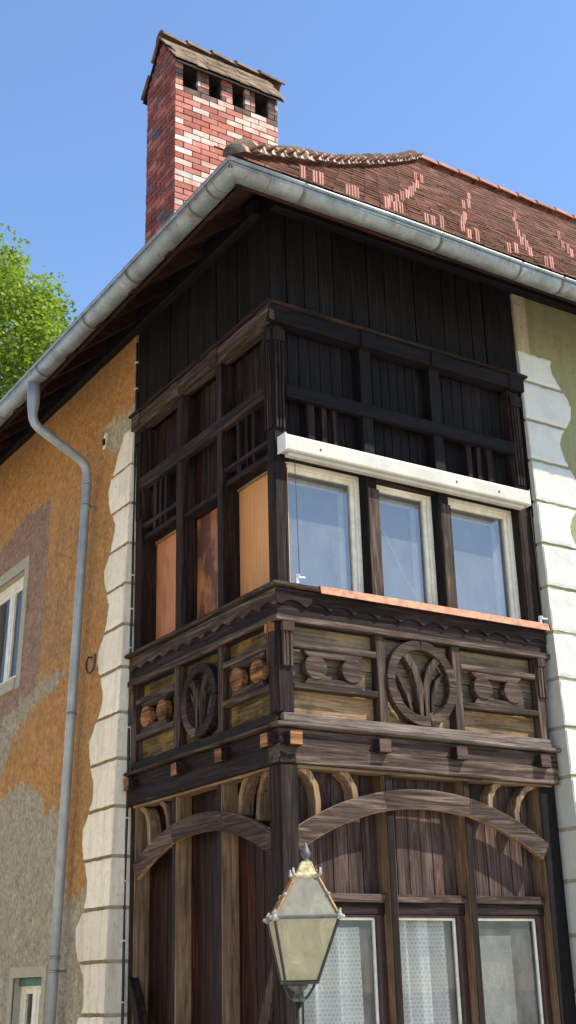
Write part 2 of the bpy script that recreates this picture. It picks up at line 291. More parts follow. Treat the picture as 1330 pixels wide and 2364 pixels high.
# ------------------------------------------------------------------ mesh helpers
class MB:
    def __init__(s): s.v = []; s.f = []; s.m = []
    def poly(s, pts, mi=0):
        i = len(s.v); s.v += [tuple(p) for p in pts]; s.f.append(tuple(range(i, i + len(pts)))); s.m.append(mi)
    def hexa(s, p, mi=(0,) * 6):
        """p: 8 corners, bottom ring 0-3, top ring 4-7; mi per face: bottom, top, 4 sides"""
        i = len(s.v); s.v += [tuple(q) for q in p]
        for k, f in enumerate(((0, 3, 2, 1), (4, 5, 6, 7), (0, 1, 5, 4), (1, 2, 6, 5), (2, 3, 7, 6), (3, 0, 4, 7))):
            s.f.append(tuple(i + a for a in f)); s.m.append(mi[k])
    def box(s, mp, u0, u1, o0, o1, z0, z1, j=0.0, two=False, dz=0.0):
        """a board in wall coordinates: u along, o outwards, z up. two: second material on all but the outer face"""
        q = [(u0, o1, z0), (u1, o1, z0 + dz), (u1, o0, z0 + dz), (u0, o0, z0), (u0, o1, z1), (u1, o1, z1 + dz), (u1, o0, z1 + dz), (u0, o0, z1)]
        if j: q = [tuple(c + R.uniform(-j, j) for c in p) for p in q]
        s.hexa([mp(*p) for p in q], (1, 1, 0, 1, 1, 1) if two else (0,) * 6)
        return s
    def prism(s, mp, pts, o0, o1):
        """outline in (u, z) extruded from o0 to o1"""
        i = len(s.v); n = len(pts)
        s.v += [tuple(mp(u, o1, z)) for u, z in pts] + [tuple(mp(u, o0, z)) for u, z in pts]
        s.f.append(tuple(range(i, i + n))); s.m.append(0); s.f.append(tuple(range(i + 2 * n - 1, i + n - 1, -1))); s.m.append(0)
        for k in range(n):
            a, b = i + k, i + (k + 1) % n; s.f.append((a, a + n, b + n, b)); s.m.append(0)
        return s
    def ribbon(s, mp, pts, wd, o0, o1, two=False):
        """curved bar: polyline in (u, z), in-plane width wd (number or list)"""
        n = len(pts); i = len(s.v)
        for k, (u, z) in enumerate(pts):
            a = pts[max(0, k - 1)]; b = pts[min(n - 1, k + 1)]
            d = Vector((b[0] - a[0], b[1] - a[1])); d.normalize(); nn = Vector((-d.y, d.x)) * ((wd[k] if isinstance(wd, (list, tuple)) else wd) / 2)
            for sg in (1, -1):
                for o in (o1, o0): s.v.append(tuple(mp(u + sg * nn.x, o, z + sg * nn.y)))
        for k in range(n - 1):
            b = i + k * 4; c = b + 4
            for f, mi in (((b, b + 2, c + 2, c), 0), ((b + 1, c + 1, c + 3, b + 3), 1), ((b, c, c + 1, b + 1), 1), ((b + 2, b + 3, c + 3, c + 2), 1)):
                s.f.append(f); s.m.append(mi if two else 0)
        e = i + (n - 1) * 4
        for f in ((i, i + 1, i + 3, i + 2), (e, e + 2, e + 3, e + 1)): s.f.append(f); s.m.append(1 if two else 0)
        return s
    def tube(s, path, r, n=12, cap=True):
        path = [Vector(p) for p in path]; i = len(s.v); L = len(path)
        up = Vector((0.31, 0.17, 0.93))
        for k, p in enumerate(path):
            d = (path[min(L - 1, k + 1)] - path[max(0, k - 1)]).normalized()
            a = d.cross(up).normalized(); b = d.cross(a); rr = r[k] if isinstance(r, (list, tuple)) else r
            for q in range(n):
                t = 2 * PI * q / n; s.v.append(tuple(p + (a * math.cos(t) + b * math.sin(t)) * rr))
        for k in range(L - 1):
            for q in range(n):
                x = i + k * n + q; y = i + k * n + (q + 1) % n
                s.f.append((x, y, y + n, x + n)); s.m.append(0)
        if cap:
            s.f.append(tuple(range(i, i + n))); s.m.append(0); s.f.append(tuple(range(i + L * n - n, i + L * n))); s.m.append(0)
        return s
    def lathe(s, prof, c=(0, 0, 0), n=14):
        return s.tube([(c[0], c[1], c[2] + z) for r, z in prof], [max(r, 1e-4) for r, z in prof], n) if False else s._lathe(prof, c, n)
    def _lathe(s, prof, c, n):
        i = len(s.v)
        for r, z in prof:
            for q in range(n):
                t = 2 * PI * q / n; s.v.append((c[0] + r * math.cos(t), c[1] + r * math.sin(t), c[2] + z))
        for k in range(len(prof) - 1):
            for q in range(n):
                x = i + k * n + q; y = i + k * n + (q + 1) % n; s.f.append((x, y, y + n, x + n)); s.m.append(0)
        s.f.append(tuple(range(i, i + n))); s.m.append(0); e = i + (len(prof) - 1) * n; s.f.append(tuple(range(e, e + n))); s.m.append(0)
        return s
    def build(s, name, mats, parent=None, bevel=0.0, smooth=False, recalc=True):
        me = bpy.data.meshes.new(name); me.from_pydata(s.v, [], s.f)
        if not isinstance(mats, (list, tuple)): mats = [mats]
        for mt in mats: me.materials.append(mt)
        if len(mats) > 1: me.polygons.foreach_set('material_index', s.m)
        if recalc:
            bm = bmesh.new(); bm.from_mesh(me); bmesh.ops.recalc_face_normals(bm, faces=bm.faces); bm.to_mesh(me); bm.free()
        if smooth:
            me.polygons.foreach_set('use_smooth', [True] * len(me.polygons))
        o = bpy.data.objects.new(name, me); col.objects.link(o)
        if parent:
            o.parent = parent; o.matrix_parent_inverse = PINV.get(parent.name, Matrix.Identity(4))
        if bevel:
            b = o.modifiers.new('bevel', 'BEVEL'); b.width = bevel; b.segments = 1; b.limit_method = 'ANGLE'
        if smooth == 'auto':
            pass
        return o
PINV = {}
def empty(name, loc, label, cat, group=None, parent=None):
    o = bpy.data.objects.new(name, None); col.objects.link(o); o.location = loc; o.empty_display_size = 0.2
    o['label'] = label; o['category'] = cat
    if group: o['group'] = group
    PINV[o.name] = Matrix.Translation(loc).inverted()
    return o
def tag(o, label, cat, group=None):
    o['label'] = label; o['category'] = cat
    if group: o['group'] = group
    return o
F = lambda u, o, z: (u, -o, z)              # the front face of the corner loggia (faces -y)
S = lambda u, o, z: (-o, u, z)              # its side face (faces -x)
bat = lambda z: max(0.0, 0.03 * (8.5 - z))  # the masonry walls lean back: thicker towards the ground
FB = lambda u, o, z: (u, -o - bat(z), z)
SB = lambda u, o, z: (-o - bat(z), u, z)

# ------------------------------------------------------------------ ground
g = MB(); g.poly([(-400, -400, GZ), (400, -400, GZ), (400, 400, GZ), (-400, 400, GZ)])
gr = g.build('ground', M_ground); gr['kind'] = 'structure'

# ------------------------------------------------------------------ the house: walls
house = empty('house', (0, 0, GZ), 'old corner house with dark two-storey timber loggia, orange and cream plaster walls', 'house')

def inpoly(p, poly):
    x, y = p; r = False; j = len(poly) - 1
    for i in range(len(poly)):
        a, b = poly[i]; c, d = poly[j]
        if (b > y) != (d > y) and x < (c - a) * (y - b) / (d - b) + a: r = not r
        j = i
    return r
GREY_LOW = [(8.6, 3.9), (6.17, 3.78), (5.75, 3.83), (5.55, 3.88), (4.84, 3.69), (4.74, 3.50), (4.11, 3.38), (3.96, 2.44), (3.59, 2.54), (3.44, 2.66), (3.3, 2.35), (3.3, GZ - 1), (8.6, GZ - 1)]
GREY_PATCH = [(4.32, 5.02), (4.49, 4.88), (5.05, 4.77), (5.52, 4.70), (5.90, 4.50), (6.13, 4.22), (6.23, 4.0), (6.6, 4.0), (6.45, 4.68), (5.85, 4.96), (5.29, 5.0), (4.90, 5.06)]
PURPLE = [(8.6, 7.26), (7.0, 7.26), (6.08, 7.44), (5.20, 7.41), (5.15, 6.76), (5.20, 6.26), (5.18, 5.82), (5.18, 5.10), (5.53, 4.78), (6.07, 4.61), (8.6, 4.61)]
BARE_TOP = [(3.75, 7.80), (2.8, 7.70), (2.8, 7.25), (3.25, 7.25), (3.50, 7.42)]
QZ = [7.47, 7.01, 6.545, 6.085, 5.635, 5.185, 4.725, 4.255, 3.785, 3.315, 2.835, 2.355, 1.865, 1.39, 0.92]
QE = [(2.98, 7.60), (3.10, 7.40), (3.22, 7.26), (3.30, 7.08), (3.42, 6.88), (3.39, 6.71), (3.31, 6.55), (3.19, 6.41), (3.21, 6.29), (3.29, 6.09), (3.43, 5.94), (3.41, 5.81), (3.32, 5.63), (3.24, 5.48), (3.27, 5.31), (3.33, 5.17), (3.47, 5.00), (3.47, 4.88), (3.40, 4.74), (3.32, 4.59), (3.29, 4.52), (3.30, 4.38), (3.41, 4.23), (3.55, 4.06), (3.52, 3.89), (3.46, 3.76), (3.38, 3.62), (3.37, 3.47), (3.46, 3.30), (3.58, 3.16), (3.58, 3.01), (3.50, 2.81), (3.41, 2.66), (3.40, 2.49), (3.46, 2.35), (3.62, 2.19), (3.59, 2.01), (3.49, 1.86), (3.36, 1.73), (3.33, 1.46), (3.45, 1.35), (3.60, 1.1), (3.45, 0.8)]
def edge(tab, z):
    for (a, za), (b, zb) in zip(tab, tab[1:]):
        if za >= z >= zb: return a + (b - a) * (za - z) / (za - zb)
    return tab[-1][0] if z < tab[-1][1] else tab[0][0]
def wall_colour(y, z):
    n1 = noise.noise(Vector((y * 2.3, z * 2.3, 0.5))); n2 = noise.noise(Vector((y * 7, z * 7, 3.5))); n3 = noise.noise(Vector((y * 18, z * 18, 8)))
    n4 = noise.noise(Vector((y * 11, z * 11, 5.5)))
    p = (y + n1 * 0.10 + n2 * 0.08 + n3 * 0.06 + n4 * 0.08, z + n2 * 0.08 + n3 * 0.08 + n1 * 0.06 + n4 * 0.10)
    if y < edge(QE, z) - 0.01 and z < 7.45: c = (0.30, 0.225, 0.125)
    elif inpoly(p, GREY_LOW): c = (0.47, 0.405, 0.285)
    elif inpoly(p, GREY_PATCH): c = (0.43, 0.37, 0.265)
    elif inpoly((y + n2 * 0.02, z + n2 * 0.04), PURPLE): c = (0.35, 0.225, 0.165)
    elif inpoly(p, BARE_TOP): c = (0.52, 0.45, 0.31)
    else:
        k = 0.5 + 0.5 * noise.noise(Vector((y * 0.9, z * 0.6, 11)))
        c = tuple(a * (1 - k) + b * k for a, b in zip((0.60, 0.30, 0.105), (0.50, 0.245, 0.085)))
        if 7.0 > z > 5.2 and y > 4.2 and n1 + n2 * 0.5 > 0.15: c = tuple(a * 0.6 + b * 0.4 for a, b in zip(c, (0.34, 0.21, 0.14)))
    return c
def grid_wall(name, mp, us, zs, holes, mat, parent, colour=None):
    us = sorted(set(round(u, 4) for u in us)); zs = sorted(set(round(z, 4) for z in zs))
    v = []; f = []; nu = len(us); cols = []
    for z in zs:
        for u in us:
            wob = 0.012 * noise.noise(Vector((u * 1.3, z * 1.1, 4.2))) + 0.005 * noise.noise(Vector((u * 5, z * 5, 1.2)))
            if colour:
                cc = colour(u, z); cols += [*cc, 1.0]
                if cc[0] > 2.6 * cc[2] and cc[0] > 0.2: wob += 0.009          # the paint coat stands proud of the bare render
            v.append(mp(u, wob, z))
    for k in range(len(zs) - 1):
        for i in range(nu - 1):
            uc = (us[i] + us[i + 1]) / 2; zc = (zs[k] + zs[k + 1]) / 2
            if any(a < uc < b and c < zc < d for a, b, c, d in holes): continue
            a = k * nu + i; f.append((a, a + 1, a + nu + 1, a + nu))
    me = bpy.data.meshes.new(name); me.from_pydata(v, [], f); me.materials.append(mat)
    if colour:
        ca = me.color_attributes.new('paint', 'FLOAT_COLOR', 'POINT'); ca.data.foreach_set('color', cols)
    me.polygons.foreach_set('use_smooth', [True] * len(me.polygons))
    o = bpy.data.objects.new(name, me); col.objects.link(o); o.parent = parent; o.matrix_parent_inverse = PINV[parent.name]
    return o
def frange(a, b, st):
    n = max(1, round((b - a) / st)); return [a + (b - a) * i / n for i in range(n + 1)]
SW = (5.94, 7.30, 5.26, 6.69)               # upper side-wall window opening: y0 y1 z0 z1
SL = (4.42, 5.25, 0.55, 1.76)               # small lower one
side = grid_wall('side_wall', SB, frange(2.86, 8.3, 0.032) + [SW[0], SW[1], SL[0], SL[1]],
                 frange(GZ, 8.95, 0.032) + [SW[2], SW[3], SL[2], SL[3]], [SW, SL], M_wall, house, wall_colour)
side['label'] = 'peeling orange side wall with bare grey render patches'
front = grid_wall('front_wall', FB, frange(3.1, 16, 0.3), frange(GZ, 8.95, 0.3), [], M_olive, house)
front['label'] = 'olive green front wall'
zz = frange(GZ, 8.95, 0.5)                  # ends of the thick masonry where the loggia begins, back and far walls
e = MB(); e2 = MB()
for a, b in zip(zz, zz[1:]):
    e.poly([(-bat(a), 2.86, a), (0.5, 2.86, a), (0.5, 2.86, b), (-bat(b), 2.86, b)])
    e2.poly([(3.1, -bat(a), a), (3.1, 0.5, a), (3.1, 0.5, b), (3.1, -bat(b), b)])
e.build('wall_end', M_trim, house, recalc=False); e2.build('wall_end', M_trim, house, recalc=False)
e = MB(); e.poly([(-0.3, 8.3, GZ), (16, 8.3, GZ), (16, 8.3, 8.95), (-0.3, 8.3, 8.95)]); e.poly([(16, 0, GZ), (16, 8.3, GZ), (16, 8.3, 8.95), (16, 4, 13.3), (16, 0, 8.95)])
e.build('rear_wall', M_olive, house, recalc=False)

# painted quoin blocks with scalloped outer edges
def quoin(mp, zt, zb, inner, tab, mat, ret):
    zs = frange(zb, zt, 0.03); b = MB(); C = 9; dO = R.uniform(-0.003, 0.005); sd = R.uniform(0, 50)
    for i, z in enumerate(zs):
        o_ = edge(tab, z) + 0.012 * noise.noise(Vector((z * 26, sd, 3))) + 0.007 * noise.noise(Vector((z * 75, sd, 3)))
        for c in range(C):
            u = inner + (o_ - inner) * c / (C - 1)
            e_ = 0.012 * noise.noise(Vector((u * 19, sd, 1))) + 0.006 * noise.noise(Vector((u * 60, sd, 1)))
            zz_ = z + (e_ if i == 0 else -e_ if i == len(zs) - 1 else 0)
            rim_ = -0.006 if (i in (0, len(zs) - 1) or c == C - 1) else 0
            b.v.append(mp(u, 0.016 + dO + rim_ + 0.005 * noise.noise(Vector((u * 9, z * 9, sd))), zz_))
    nz = len(zs)
    for i in range(nz - 1):
        for c in range(C - 1): a = i * C + c; b.f.append((a, a + 1, a + C + 1, a + C)); b.m.append(0)
    ringi = [c for c in range(C)] + [i * C + C - 1 for i in range(1, nz)] + [(nz - 1) * C + c for c in range(C - 2, -1, -1)] + [i * C for i in range(nz - 2, 0, -1)]
    base = len(b.v); depth = []
    for i in ringi:
        r_, c = divmod(i, C); u = inner + (edge(tab, zs[r_]) - inner) * c / (C - 1); b.v.append(mp(u, -0.014, zs[r_]))
    m_ = len(ringi)
    for k in range(m_): b.f.append((ringi[k], ringi[(k + 1) % m_], base + (k + 1) % m_, base + k)); b.m.append(0)
    for a, c in zip(zs, zs[1:]): b.hexa(ret(a, c))
    o = b.build('quoin_block', mat, house)
    return o
for k, (zt, zb) in enumerate(zip(QZ, QZ[1:])):
    zt -= 0.018; zb += 0.018
    quoin(SB, zt, zb, 2.855, QE, M_quoin, lambda a, c: [(-bat(a) - 0.014, 2.845, a), (0.3, 2.845, a), (0.3, 2.86, a), (-bat(a) - 0.014, 2.86, a), (-bat(c) - 0.014, 2.845, c), (0.3, 2.845, c), (0.3, 2.86, c), (-bat(c) - 0.014, 2.86, c)])
QR = [(3.58, 7.91), (3.54, 7.84), (3.55, 7.74), (3.64, 7.58), (3.74, 7.47), (3.77, 7.36), (3.75, 7.24), (3.65, 7.08), (3.57, 6.99), (3.53, 6.88), (3.56, 6.74), (3.62, 6.62), (3.71, 6.50), (3.74, 6.36), (3.65, 6.16), (3.56, 6.04), (3.51, 5.93), (3.52, 5.84), (3.58, 5.72), (3.70, 5.55), (3.74, 5.42), (3.66, 5.24)]
for rep in range(1, 8): QR += [(u, z - 0.93 * rep) for u, z in QR[15:22]]
QZR = [7.91, 7.54, 7.08, 6.62, 6.16, 5.70, 5.24, 4.775, 4.312, 3.838, 3.374, 2.90, 2.44, 1.97, 1.5, 1.0]
for zt, zb in zip(QZR, QZR[1:]):
    zt -= 0.018; zb += 0.018
    quoin(FB, zt, zb, 3.095, QR, M_quoinR, lambda a, c: [(3.085, -bat(a) - 0.014, a), (3.1, -bat(a) - 0.014, a), (3.1, 0.3, a), (3.085, 0.3, a), (3.085, -bat(c) - 0.014, c), (3.1, -bat(c) - 0.014, c), (3.1, 0.3, c), (3.085, 0.3, c)])
MB().box(F, 3.085, 3.27, -0.3, 0.03, 7.56, 8.60, 0.004).build('plaster_pillar', M_pillar, house, 0.01)

# windows of the side wall
def sash(mp, u0, u1, z0, z1, o, wd, mat, gmat, parent, th=0.045, name='sash'):
    b = MB()
    b.box(mp, u0, u0 + wd, o - th, o, z0, z1); b.box(mp, u1 - wd, u1, o - th, o, z0, z1)
    b.box(mp, u0 + wd, u1 - wd, o - th, o - 0.002, z0, z0 + wd); b.box(mp, u0 + wd, u1 - wd, o - th, o - 0.002, z1 - wd, z1)
    s = b.build(name, mat, parent, 0.004)
    p = MB(); oo = o - th * 0.6
    p.poly([mp(u0 + wd - .005, oo, z0 + wd - .005), mp(u1 - wd + .005, oo, z0 + wd - .005), mp(u1 - wd + .005, oo, z1 - wd + .005), mp(u0 + wd - .005, oo, z1 - wd + .005)])
    p.build('pane', gmat, parent, recalc=False)
    return s
def masonry_window(r, trim, label, green):
    y0, y1, z0, z1 = r; b = MB(); t = trim
    b.box(SB, y0 - t, y0, -0.01, 0.014, z0 - t, z1 + t); b.box(SB, y1, y1 + t, -0.01, 0.014, z0 - t, z1 + t)
    b.box(SB, y0, y1, -0.01, 0.013, z1, z1 + t); b.box(SB, y0, y1, -0.01, 0.04, z0 - t, z0)
    D = 0.16
    for q in ([(y0, 0, z0), (y0, -D, z0), (y0, -D, z1), (y0, 0, z1)], [(y1, 0, z0), (y1, -D, z0), (y1, -D, z1), (y1, 0, z1)],
              [(y0, 0, z1), (y1, 0, z1), (y1, -D, z1), (y0, -D, z1)], [(y0, 0, z0), (y1, 0, z0), (y1, -D, z0), (y0, -D, z0)]):
        b.poly([SB(*p) for p in q])
    w_ = b.build('window', M_trim, house, recalc=False); w_['label'] = label
    f = MB(); o = -0.09; fw = 0.07
    f.box(SB, y0, y0 + fw, o - 0.06, o, z0, z1); f.box(SB, y1 - fw, y1, o - 0.06, o, z0, z1)
    f.box(SB, y0 + fw, y1 - fw, o - 0.06, o - 0.002, z0, z0 + fw); f.box(SB, y0 + fw, y1 - fw, o - 0.06, o - 0.002, z1 - fw - 0.04, z1)
    ym = (y0 + y1) / 2; f.box(SB, ym - 0.04, ym + 0.04, o - 0.06, o - 0.003, z0 + fw, z1 - fw - 0.04)
    f.build('frame', M_cream, w_, 0.004)
    for a, c in ((y0 + fw, ym - 0.04), (ym + 0.04, y1 - fw)): sash(SB, a, c, z0 + fw, z1 - fw - 0.04, o - 0.012, 0.055, M_cream, M_glassW, w_)
    if green: MB().box(SB, y0 + 0.01, y1 - 0.01, o, o + 0.03, z1 - 0.085, z1 - 0.005, 0.003).build('header_board', M_green, w_)
    r_ = MB(); X0 = 1.6
    r_.poly([(X0, y0 - .6, z0 - .4), (X0, y1 + .6, z0 - .4), (X0, y1 + .6, z1 + .4), (X0, y0 - .6, z1 + .4)])
    r_.build('room_wall', M_room, w_, recalc=False)
masonry_window(SW, 0.145, 'cream casement window in grey plaster surround', False)
masonry_window(SL, 0.11, 'small casement window with green header board', True)

# ------------------------------------------------------------------ the corner loggia
FP = [(0.0, 0.13), (1.0, 1.13), (1.86, 1.99), (2.90, 3.06)]
SP = [(0.0, 0.13), (0.94, 1.05), (1.78, 1.89), (2.68, 2.83)]
core = MB()                                  # floors, ceilings and the room wall behind
core.box(F, 0.18, 3.0, -2.84, -0.18, 3.30, 3.45); core.box(F, 0.18, 3.0, -2.84, -0.18, 6.32, 6.44); core.box(F, 0.18, 3.0, -2.84, -0.18, 0.15, 0.28)
core.box(F, 0.22, 3.1, -2.86, -2.78, 0.28, 6.32); core.box(F, 2.98, 3.05, -2.78, -0.2, 0.28, 6.32)
logg = core.build('loggia', M_room, house); logg['label'] = 'two-storey timber loggia filling the house corner'
def part(mb, name, mats, bevel=0.005): return mb.build(name, mats, logg, bevel)

for nm, mp, ax, P, W in (('front', F, 'x', FP, 3.08), ('side', S, 'y', SP, 2.83)):
    fr = nm == 'front'
    dk = W_dark if fr else W_dark
    # upper cladding under the eaves
    u = 0.0; k = 0
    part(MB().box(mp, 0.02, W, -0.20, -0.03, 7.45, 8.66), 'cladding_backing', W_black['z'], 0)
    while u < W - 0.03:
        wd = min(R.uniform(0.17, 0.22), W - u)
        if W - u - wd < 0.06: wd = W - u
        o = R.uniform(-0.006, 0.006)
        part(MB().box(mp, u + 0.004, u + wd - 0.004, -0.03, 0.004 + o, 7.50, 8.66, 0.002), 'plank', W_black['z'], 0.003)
        u += wd
    # wall-top beam with lapped joints
    tb = W_black if fr else W_brown
    part(MB().box(mp, -0.09 if fr else -0.088, W + 0.06, 0.0, 0.085, 7.553, 7.585, 0.003), 'moulding', dk[ax])
    ends = [-0.05] + [p[0] + 0.06 for p in P[1:]] + ([W + 0.02] if fr else [])
    for a, b in zip(ends, ends[1:]):
        part(MB().box(mp, a + 0.006, b - 0.004, -0.10, 0.05 + R.uniform(-.006, .006), 7.395 + R.uniform(-.008, .008), 7.552, 0.004), 'beam', tb[ax], 0.008)
    for i, (a, b) in enumerate(P):
        aa = -0.066 if i == 0 and fr else (-0.064 if i == 0 else a - 0.01)
        part(MB().box(mp, aa, b + 0.03, 0.0, 0.066, 7.385, 7.551, 0.004), 'lap_joint', tb[ax], 0.006)
    # posts between wall-top beam and sill
    for i, (a, b) in enumerate(P):
        if i == 0: continue
        part(MB().box(mp, a, b, -0.19, 0.0, 4.84, 7.39, 0.004), 'post', (W_black if fr else W_dark)['z'] if i < 3 else W_dark['z'], 0.006)
        if fr and i in (1, 2): part(MB().box(mp, a + 0.01, b + 0.012, -0.17, 0.012, 4.86, 5.93, 0.003), 'post_facing', W_brown['z'], 0.005)
    if fr:
        part(MB().box(mp, 3.065, 3.19, -0.15, 0.02, 6.0, 7.46, 0.004), 'jamb_board', W_black['z'])
        part(MB().box(mp, 3.062, 3.13, -0.15, 0.012, 4.86, 6.0, 0.004), 'jamb_board', W_dark['z'])
    # battens at the outer posts
    for (a, b) in (P[0], P[3]):
        for du in (0.018, 0.055, 0.092):
            part(MB().box(mp, a + du, a + du + 0.024, 0.0, 0.022, 6.32, 7.20, 0.002), 'batten', dk['z'], 0.003)
        part(MB().box(mp, a + 0.004, b - 0.004, 0.0, 0.035, 7.21, 7.33, 0.003), 'post_cap', dk['z'])
    # mid rail, one run per bay so the posts read through
    part(MB().box(mp, 0.13, P[3][0] + 0.02, -0.05, 0.022, 6.655, 6.788, 0.004), 'rail', (W_black if fr else W_dark)[ax], 0.007)
    bays = [(P[i][1], P[i + 1][0]) for i in range(3)]
    pl_o = -0.13 if fr else -0.16
    for bi, (a, b) in enumerate(bays):
        part(MB().box(mp, a - 0.03, b + 0.03, pl_o - 0.06, pl_o - 0.025, 6.06, 7.42), 'panel_backing', W_black['z'], 0)
        nbd = 7; bw = (b - a) / nbd
        for q in range(nbd):
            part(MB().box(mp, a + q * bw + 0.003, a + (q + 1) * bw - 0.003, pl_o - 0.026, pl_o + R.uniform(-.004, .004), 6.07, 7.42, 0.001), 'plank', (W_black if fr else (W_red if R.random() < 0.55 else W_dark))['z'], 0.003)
        zh = 6.03 if bi == 1 else 6.075
        part(MB().box(mp, a, b, pl_o - 0.02, -0.03, zh, zh + 0.055, 0.003), 'head_rail', dk[ax])
        if bi != 1:
            xs = ((0.39, 0.47), (0.55, 0.605), (0.675, 0.72)) if bi == 0 else ((2.30, 2.36), (2.425, 2.48), (2.56, 2.63))
            if not fr: xs = ((0.385, 0.42), (0.51, 0.545), (0.655, 0.705)) if bi == 0 else ((2.16, 2.205), (2.28, 2.325), (2.40, 2.465))
            for x0, x1 in xs: part(MB().box(mp, x0, x1, -0.07, -0.025, 6.13, 6.655, 0.003), 'slat', dk['z'], 0.004)
            part(MB().box(mp, a, b, -0.085, -0.015, 6.21, 6.255, 0.003), 'small_rail', dk[ax], 0.004)
    # sill board over the parapet
    part(MB().box(mp, -0.092 if fr else -0.09, W + 0.03, -0.16, 0.092 if fr else 0.09, 4.808, 4.845 if fr else 4.843, 0.003), 'sill', W_brown[ax])
    # frieze with a scalloped lower board
    part(MB().box(mp, -0.02 if fr else -0.018, W, -0.04, 0.02 if fr else 0.018, 4.50, 4.80), 'fascia', dk[ax], 0)
    pts = [(-0.045 if fr else -0.043, 4.798), (-0.045 if fr else -0.043, 4.68)]
    n = 132; ww = W - 0.02
    for q in range(n + 1):
        uu = -0.03 + (ww + 0.03) * q / n; ph = (uu * 3.9) % 1.0
        pts.append((uu, 4.645 + 0.055 * abs(math.sin(PI * ph)) ** 0.8))
    pts += [(ww, 4.798)]
    part(MB().prism(mp, pts, 0.018, 0.048 if fr else 0.046), 'scalloped_board', (W_dark if fr else W_brown)[ax], 0.003)
    part(MB().box(mp, -0.062 if fr else -0.06, W, 0.0, 0.062 if fr else 0.06, 4.505, 4.56, 0.003), 'rail', W_brown[ax])
    # parapet posts
    pp = [(0.0, 0.12), (1.0, 1.10), (1.86, 1.96), (2.89, 3.0)] if fr else [(0.0, 0.12), (0.905, 0.995), (1.745, 1.845), (2.68, 2.78)]
    for i, (a, b) in enumerate(pp):
        if i: part(MB().box(mp, a, b, -0.07, 0.03, 3.72, 4.505, 0.004), 'parapet_post', [W_brown['z'], (W_brown if fr else W_tan)['z']], 0.006)
        if i in (0, 3):
            for du in (0.012, 0.048, 0.084):
                part(MB().box(mp, a + du, a + du + 0.026, 0.028, 0.056, 4.12 - 0.03 * du, 4.44, 0.003), 'batten', W_brown['z'], 0.004)
            part(MB().box(mp, a + 0.005, b, 0.028, 0.07, 4.42, 4.50, 0.003), 'post_cap', (W_brown if fr else W_end)['z'], 0.004)
    # boards, rails, discs and ring of the parapet
    for bi in range(3):
        a, b = pp[bi][1], pp[bi + 1][0]
        zb = [3.72, 3.945, 4.18, 4.505]
        for zi, (z0, z1) in enumerate(zip(zb, zb[1:])):
            part(MB().box(mp, a - 0.01, b + 0.01, -0.10, -0.06 + R.uniform(-.006, .006), z0 + 0.004, z1 - 0.004, 0.002), 'panel_board', ((W_sunlit if zi == 0 else W_back) if fr else W_olive)[ax], 0.003)  # front panel shading by colour: lowest board sunlit, upper ones greyer
        if bi == 1: continue
        for z0 in (4.29, 3.935):
            part(MB().box(mp, a, b, -0.03, 0.034, z0, z0 + 0.056, 0.004), 'rail', [W_brown[ax], W_tan[ax] if not fr else W_brown[ax]], 0.006)
        cs = {(True, 0): (0.35, 0.73), (True, 2): (2.21, 2.58), (False, 0): (0.31, 0.66), (False, 2): (2.10, 2.45)}[(fr, bi)]
        l, r_ = cs[0] - 0.10, cs[1] + 0.10
        part(MB().prism(mp, [(l - 0.03, 4.29), (l + 0.03, 4.232), (r_ - 0.03, 4.232), (r_ + 0.03, 4.29)], -0.025, 0.028), 'spacer', W_brown[ax])
        part(MB().prism(mp, [(l + 0.03, 4.05), (l - 0.01, 3.991), (r_ + 0.01, 3.991), (r_ - 0.03, 4.05)], -0.025, 0.028), 'spacer', W_brown[ax])
        for cx in cs:
            rr = 0.114 if fr else 0.108
            part(MB().prism(mp, [(cx + rr * math.cos(t), 4.14 + 0.104 * math.sin(t)) for t in [2 * PI * q / 28 for q in range(28)]], -0.03, 0.04), 'disc', W_brown[ax] if fr else W_end[ax], 0.005)
    cx, cz, rx, rz = (1.485, 4.115, 0.395, 0.39) if fr else (1.325, 4.085, 0.335, 0.345)
    for q0, q1 in ((0.02, 0.25), (0.25, 0.5), (0.5, 0.78), (0.78, 1.02)):   # ring sawn from four pieces
        part(MB().ribbon(mp, [(cx + (rx - 0.045) * math.cos(2 * PI * t), cz + (rz - 0.045) * math.sin(2 * PI * t)) for t in frange(q0 + 0.001, q1 - 0.001, 0.02)], 0.09, -0.02, 0.055), 'ring_segment', (W_brown if R.random() < (1.0 if fr else 0.55) else W_dark)[ax], 0.005)
    sx = rx / 0.395; sz = rz / 0.39
    T = lambda pts: [(cx + (p - 1.485) * sx, cz + (q - 4.115) * sz) for p, q in pts]
    for pts in ([(1.475, 3.80), (1.465, 3.98), (1.455, 4.10), (1.41, 4.24), (1.32, 4.36), (1.25, 4.40)],
                [(1.515, 3.80), (1.52, 3.98), (1.535, 4.10), (1.58, 4.23), (1.67, 4.34), (1.74, 4.37)]):
        part(MB().ribbon(mp, T(pts), 0.074, -0.03, 0.045), 'tulip_rib', [W_brown['z'], (W_brown if fr else W_tan)['z']], 0.004)
    for pts in ([(1.20, 4.22), (1.28, 4.12), (1.34, 4.0), (1.38, 3.86)], [(1.76, 4.24), (1.68, 4.14), (1.63, 4.02), (1.61, 3.87)]):
        part(MB().ribbon(mp, T(pts), [0.02, 0.042, 0.04, 0.02], -0.05, 0.012), 'tulip_leaf', [W_brown['z'], (W_brown if fr else W_tan)['z']], 0.004)
    # base of the parapet, beam ends and the girder
    part(MB().box(mp, 0.0, W - 0.08, -0.08, 0.05 if fr else 0.048, 3.645, 3.722, 0.003), 'base_board', (W_grey if fr else W_dark)[ax])
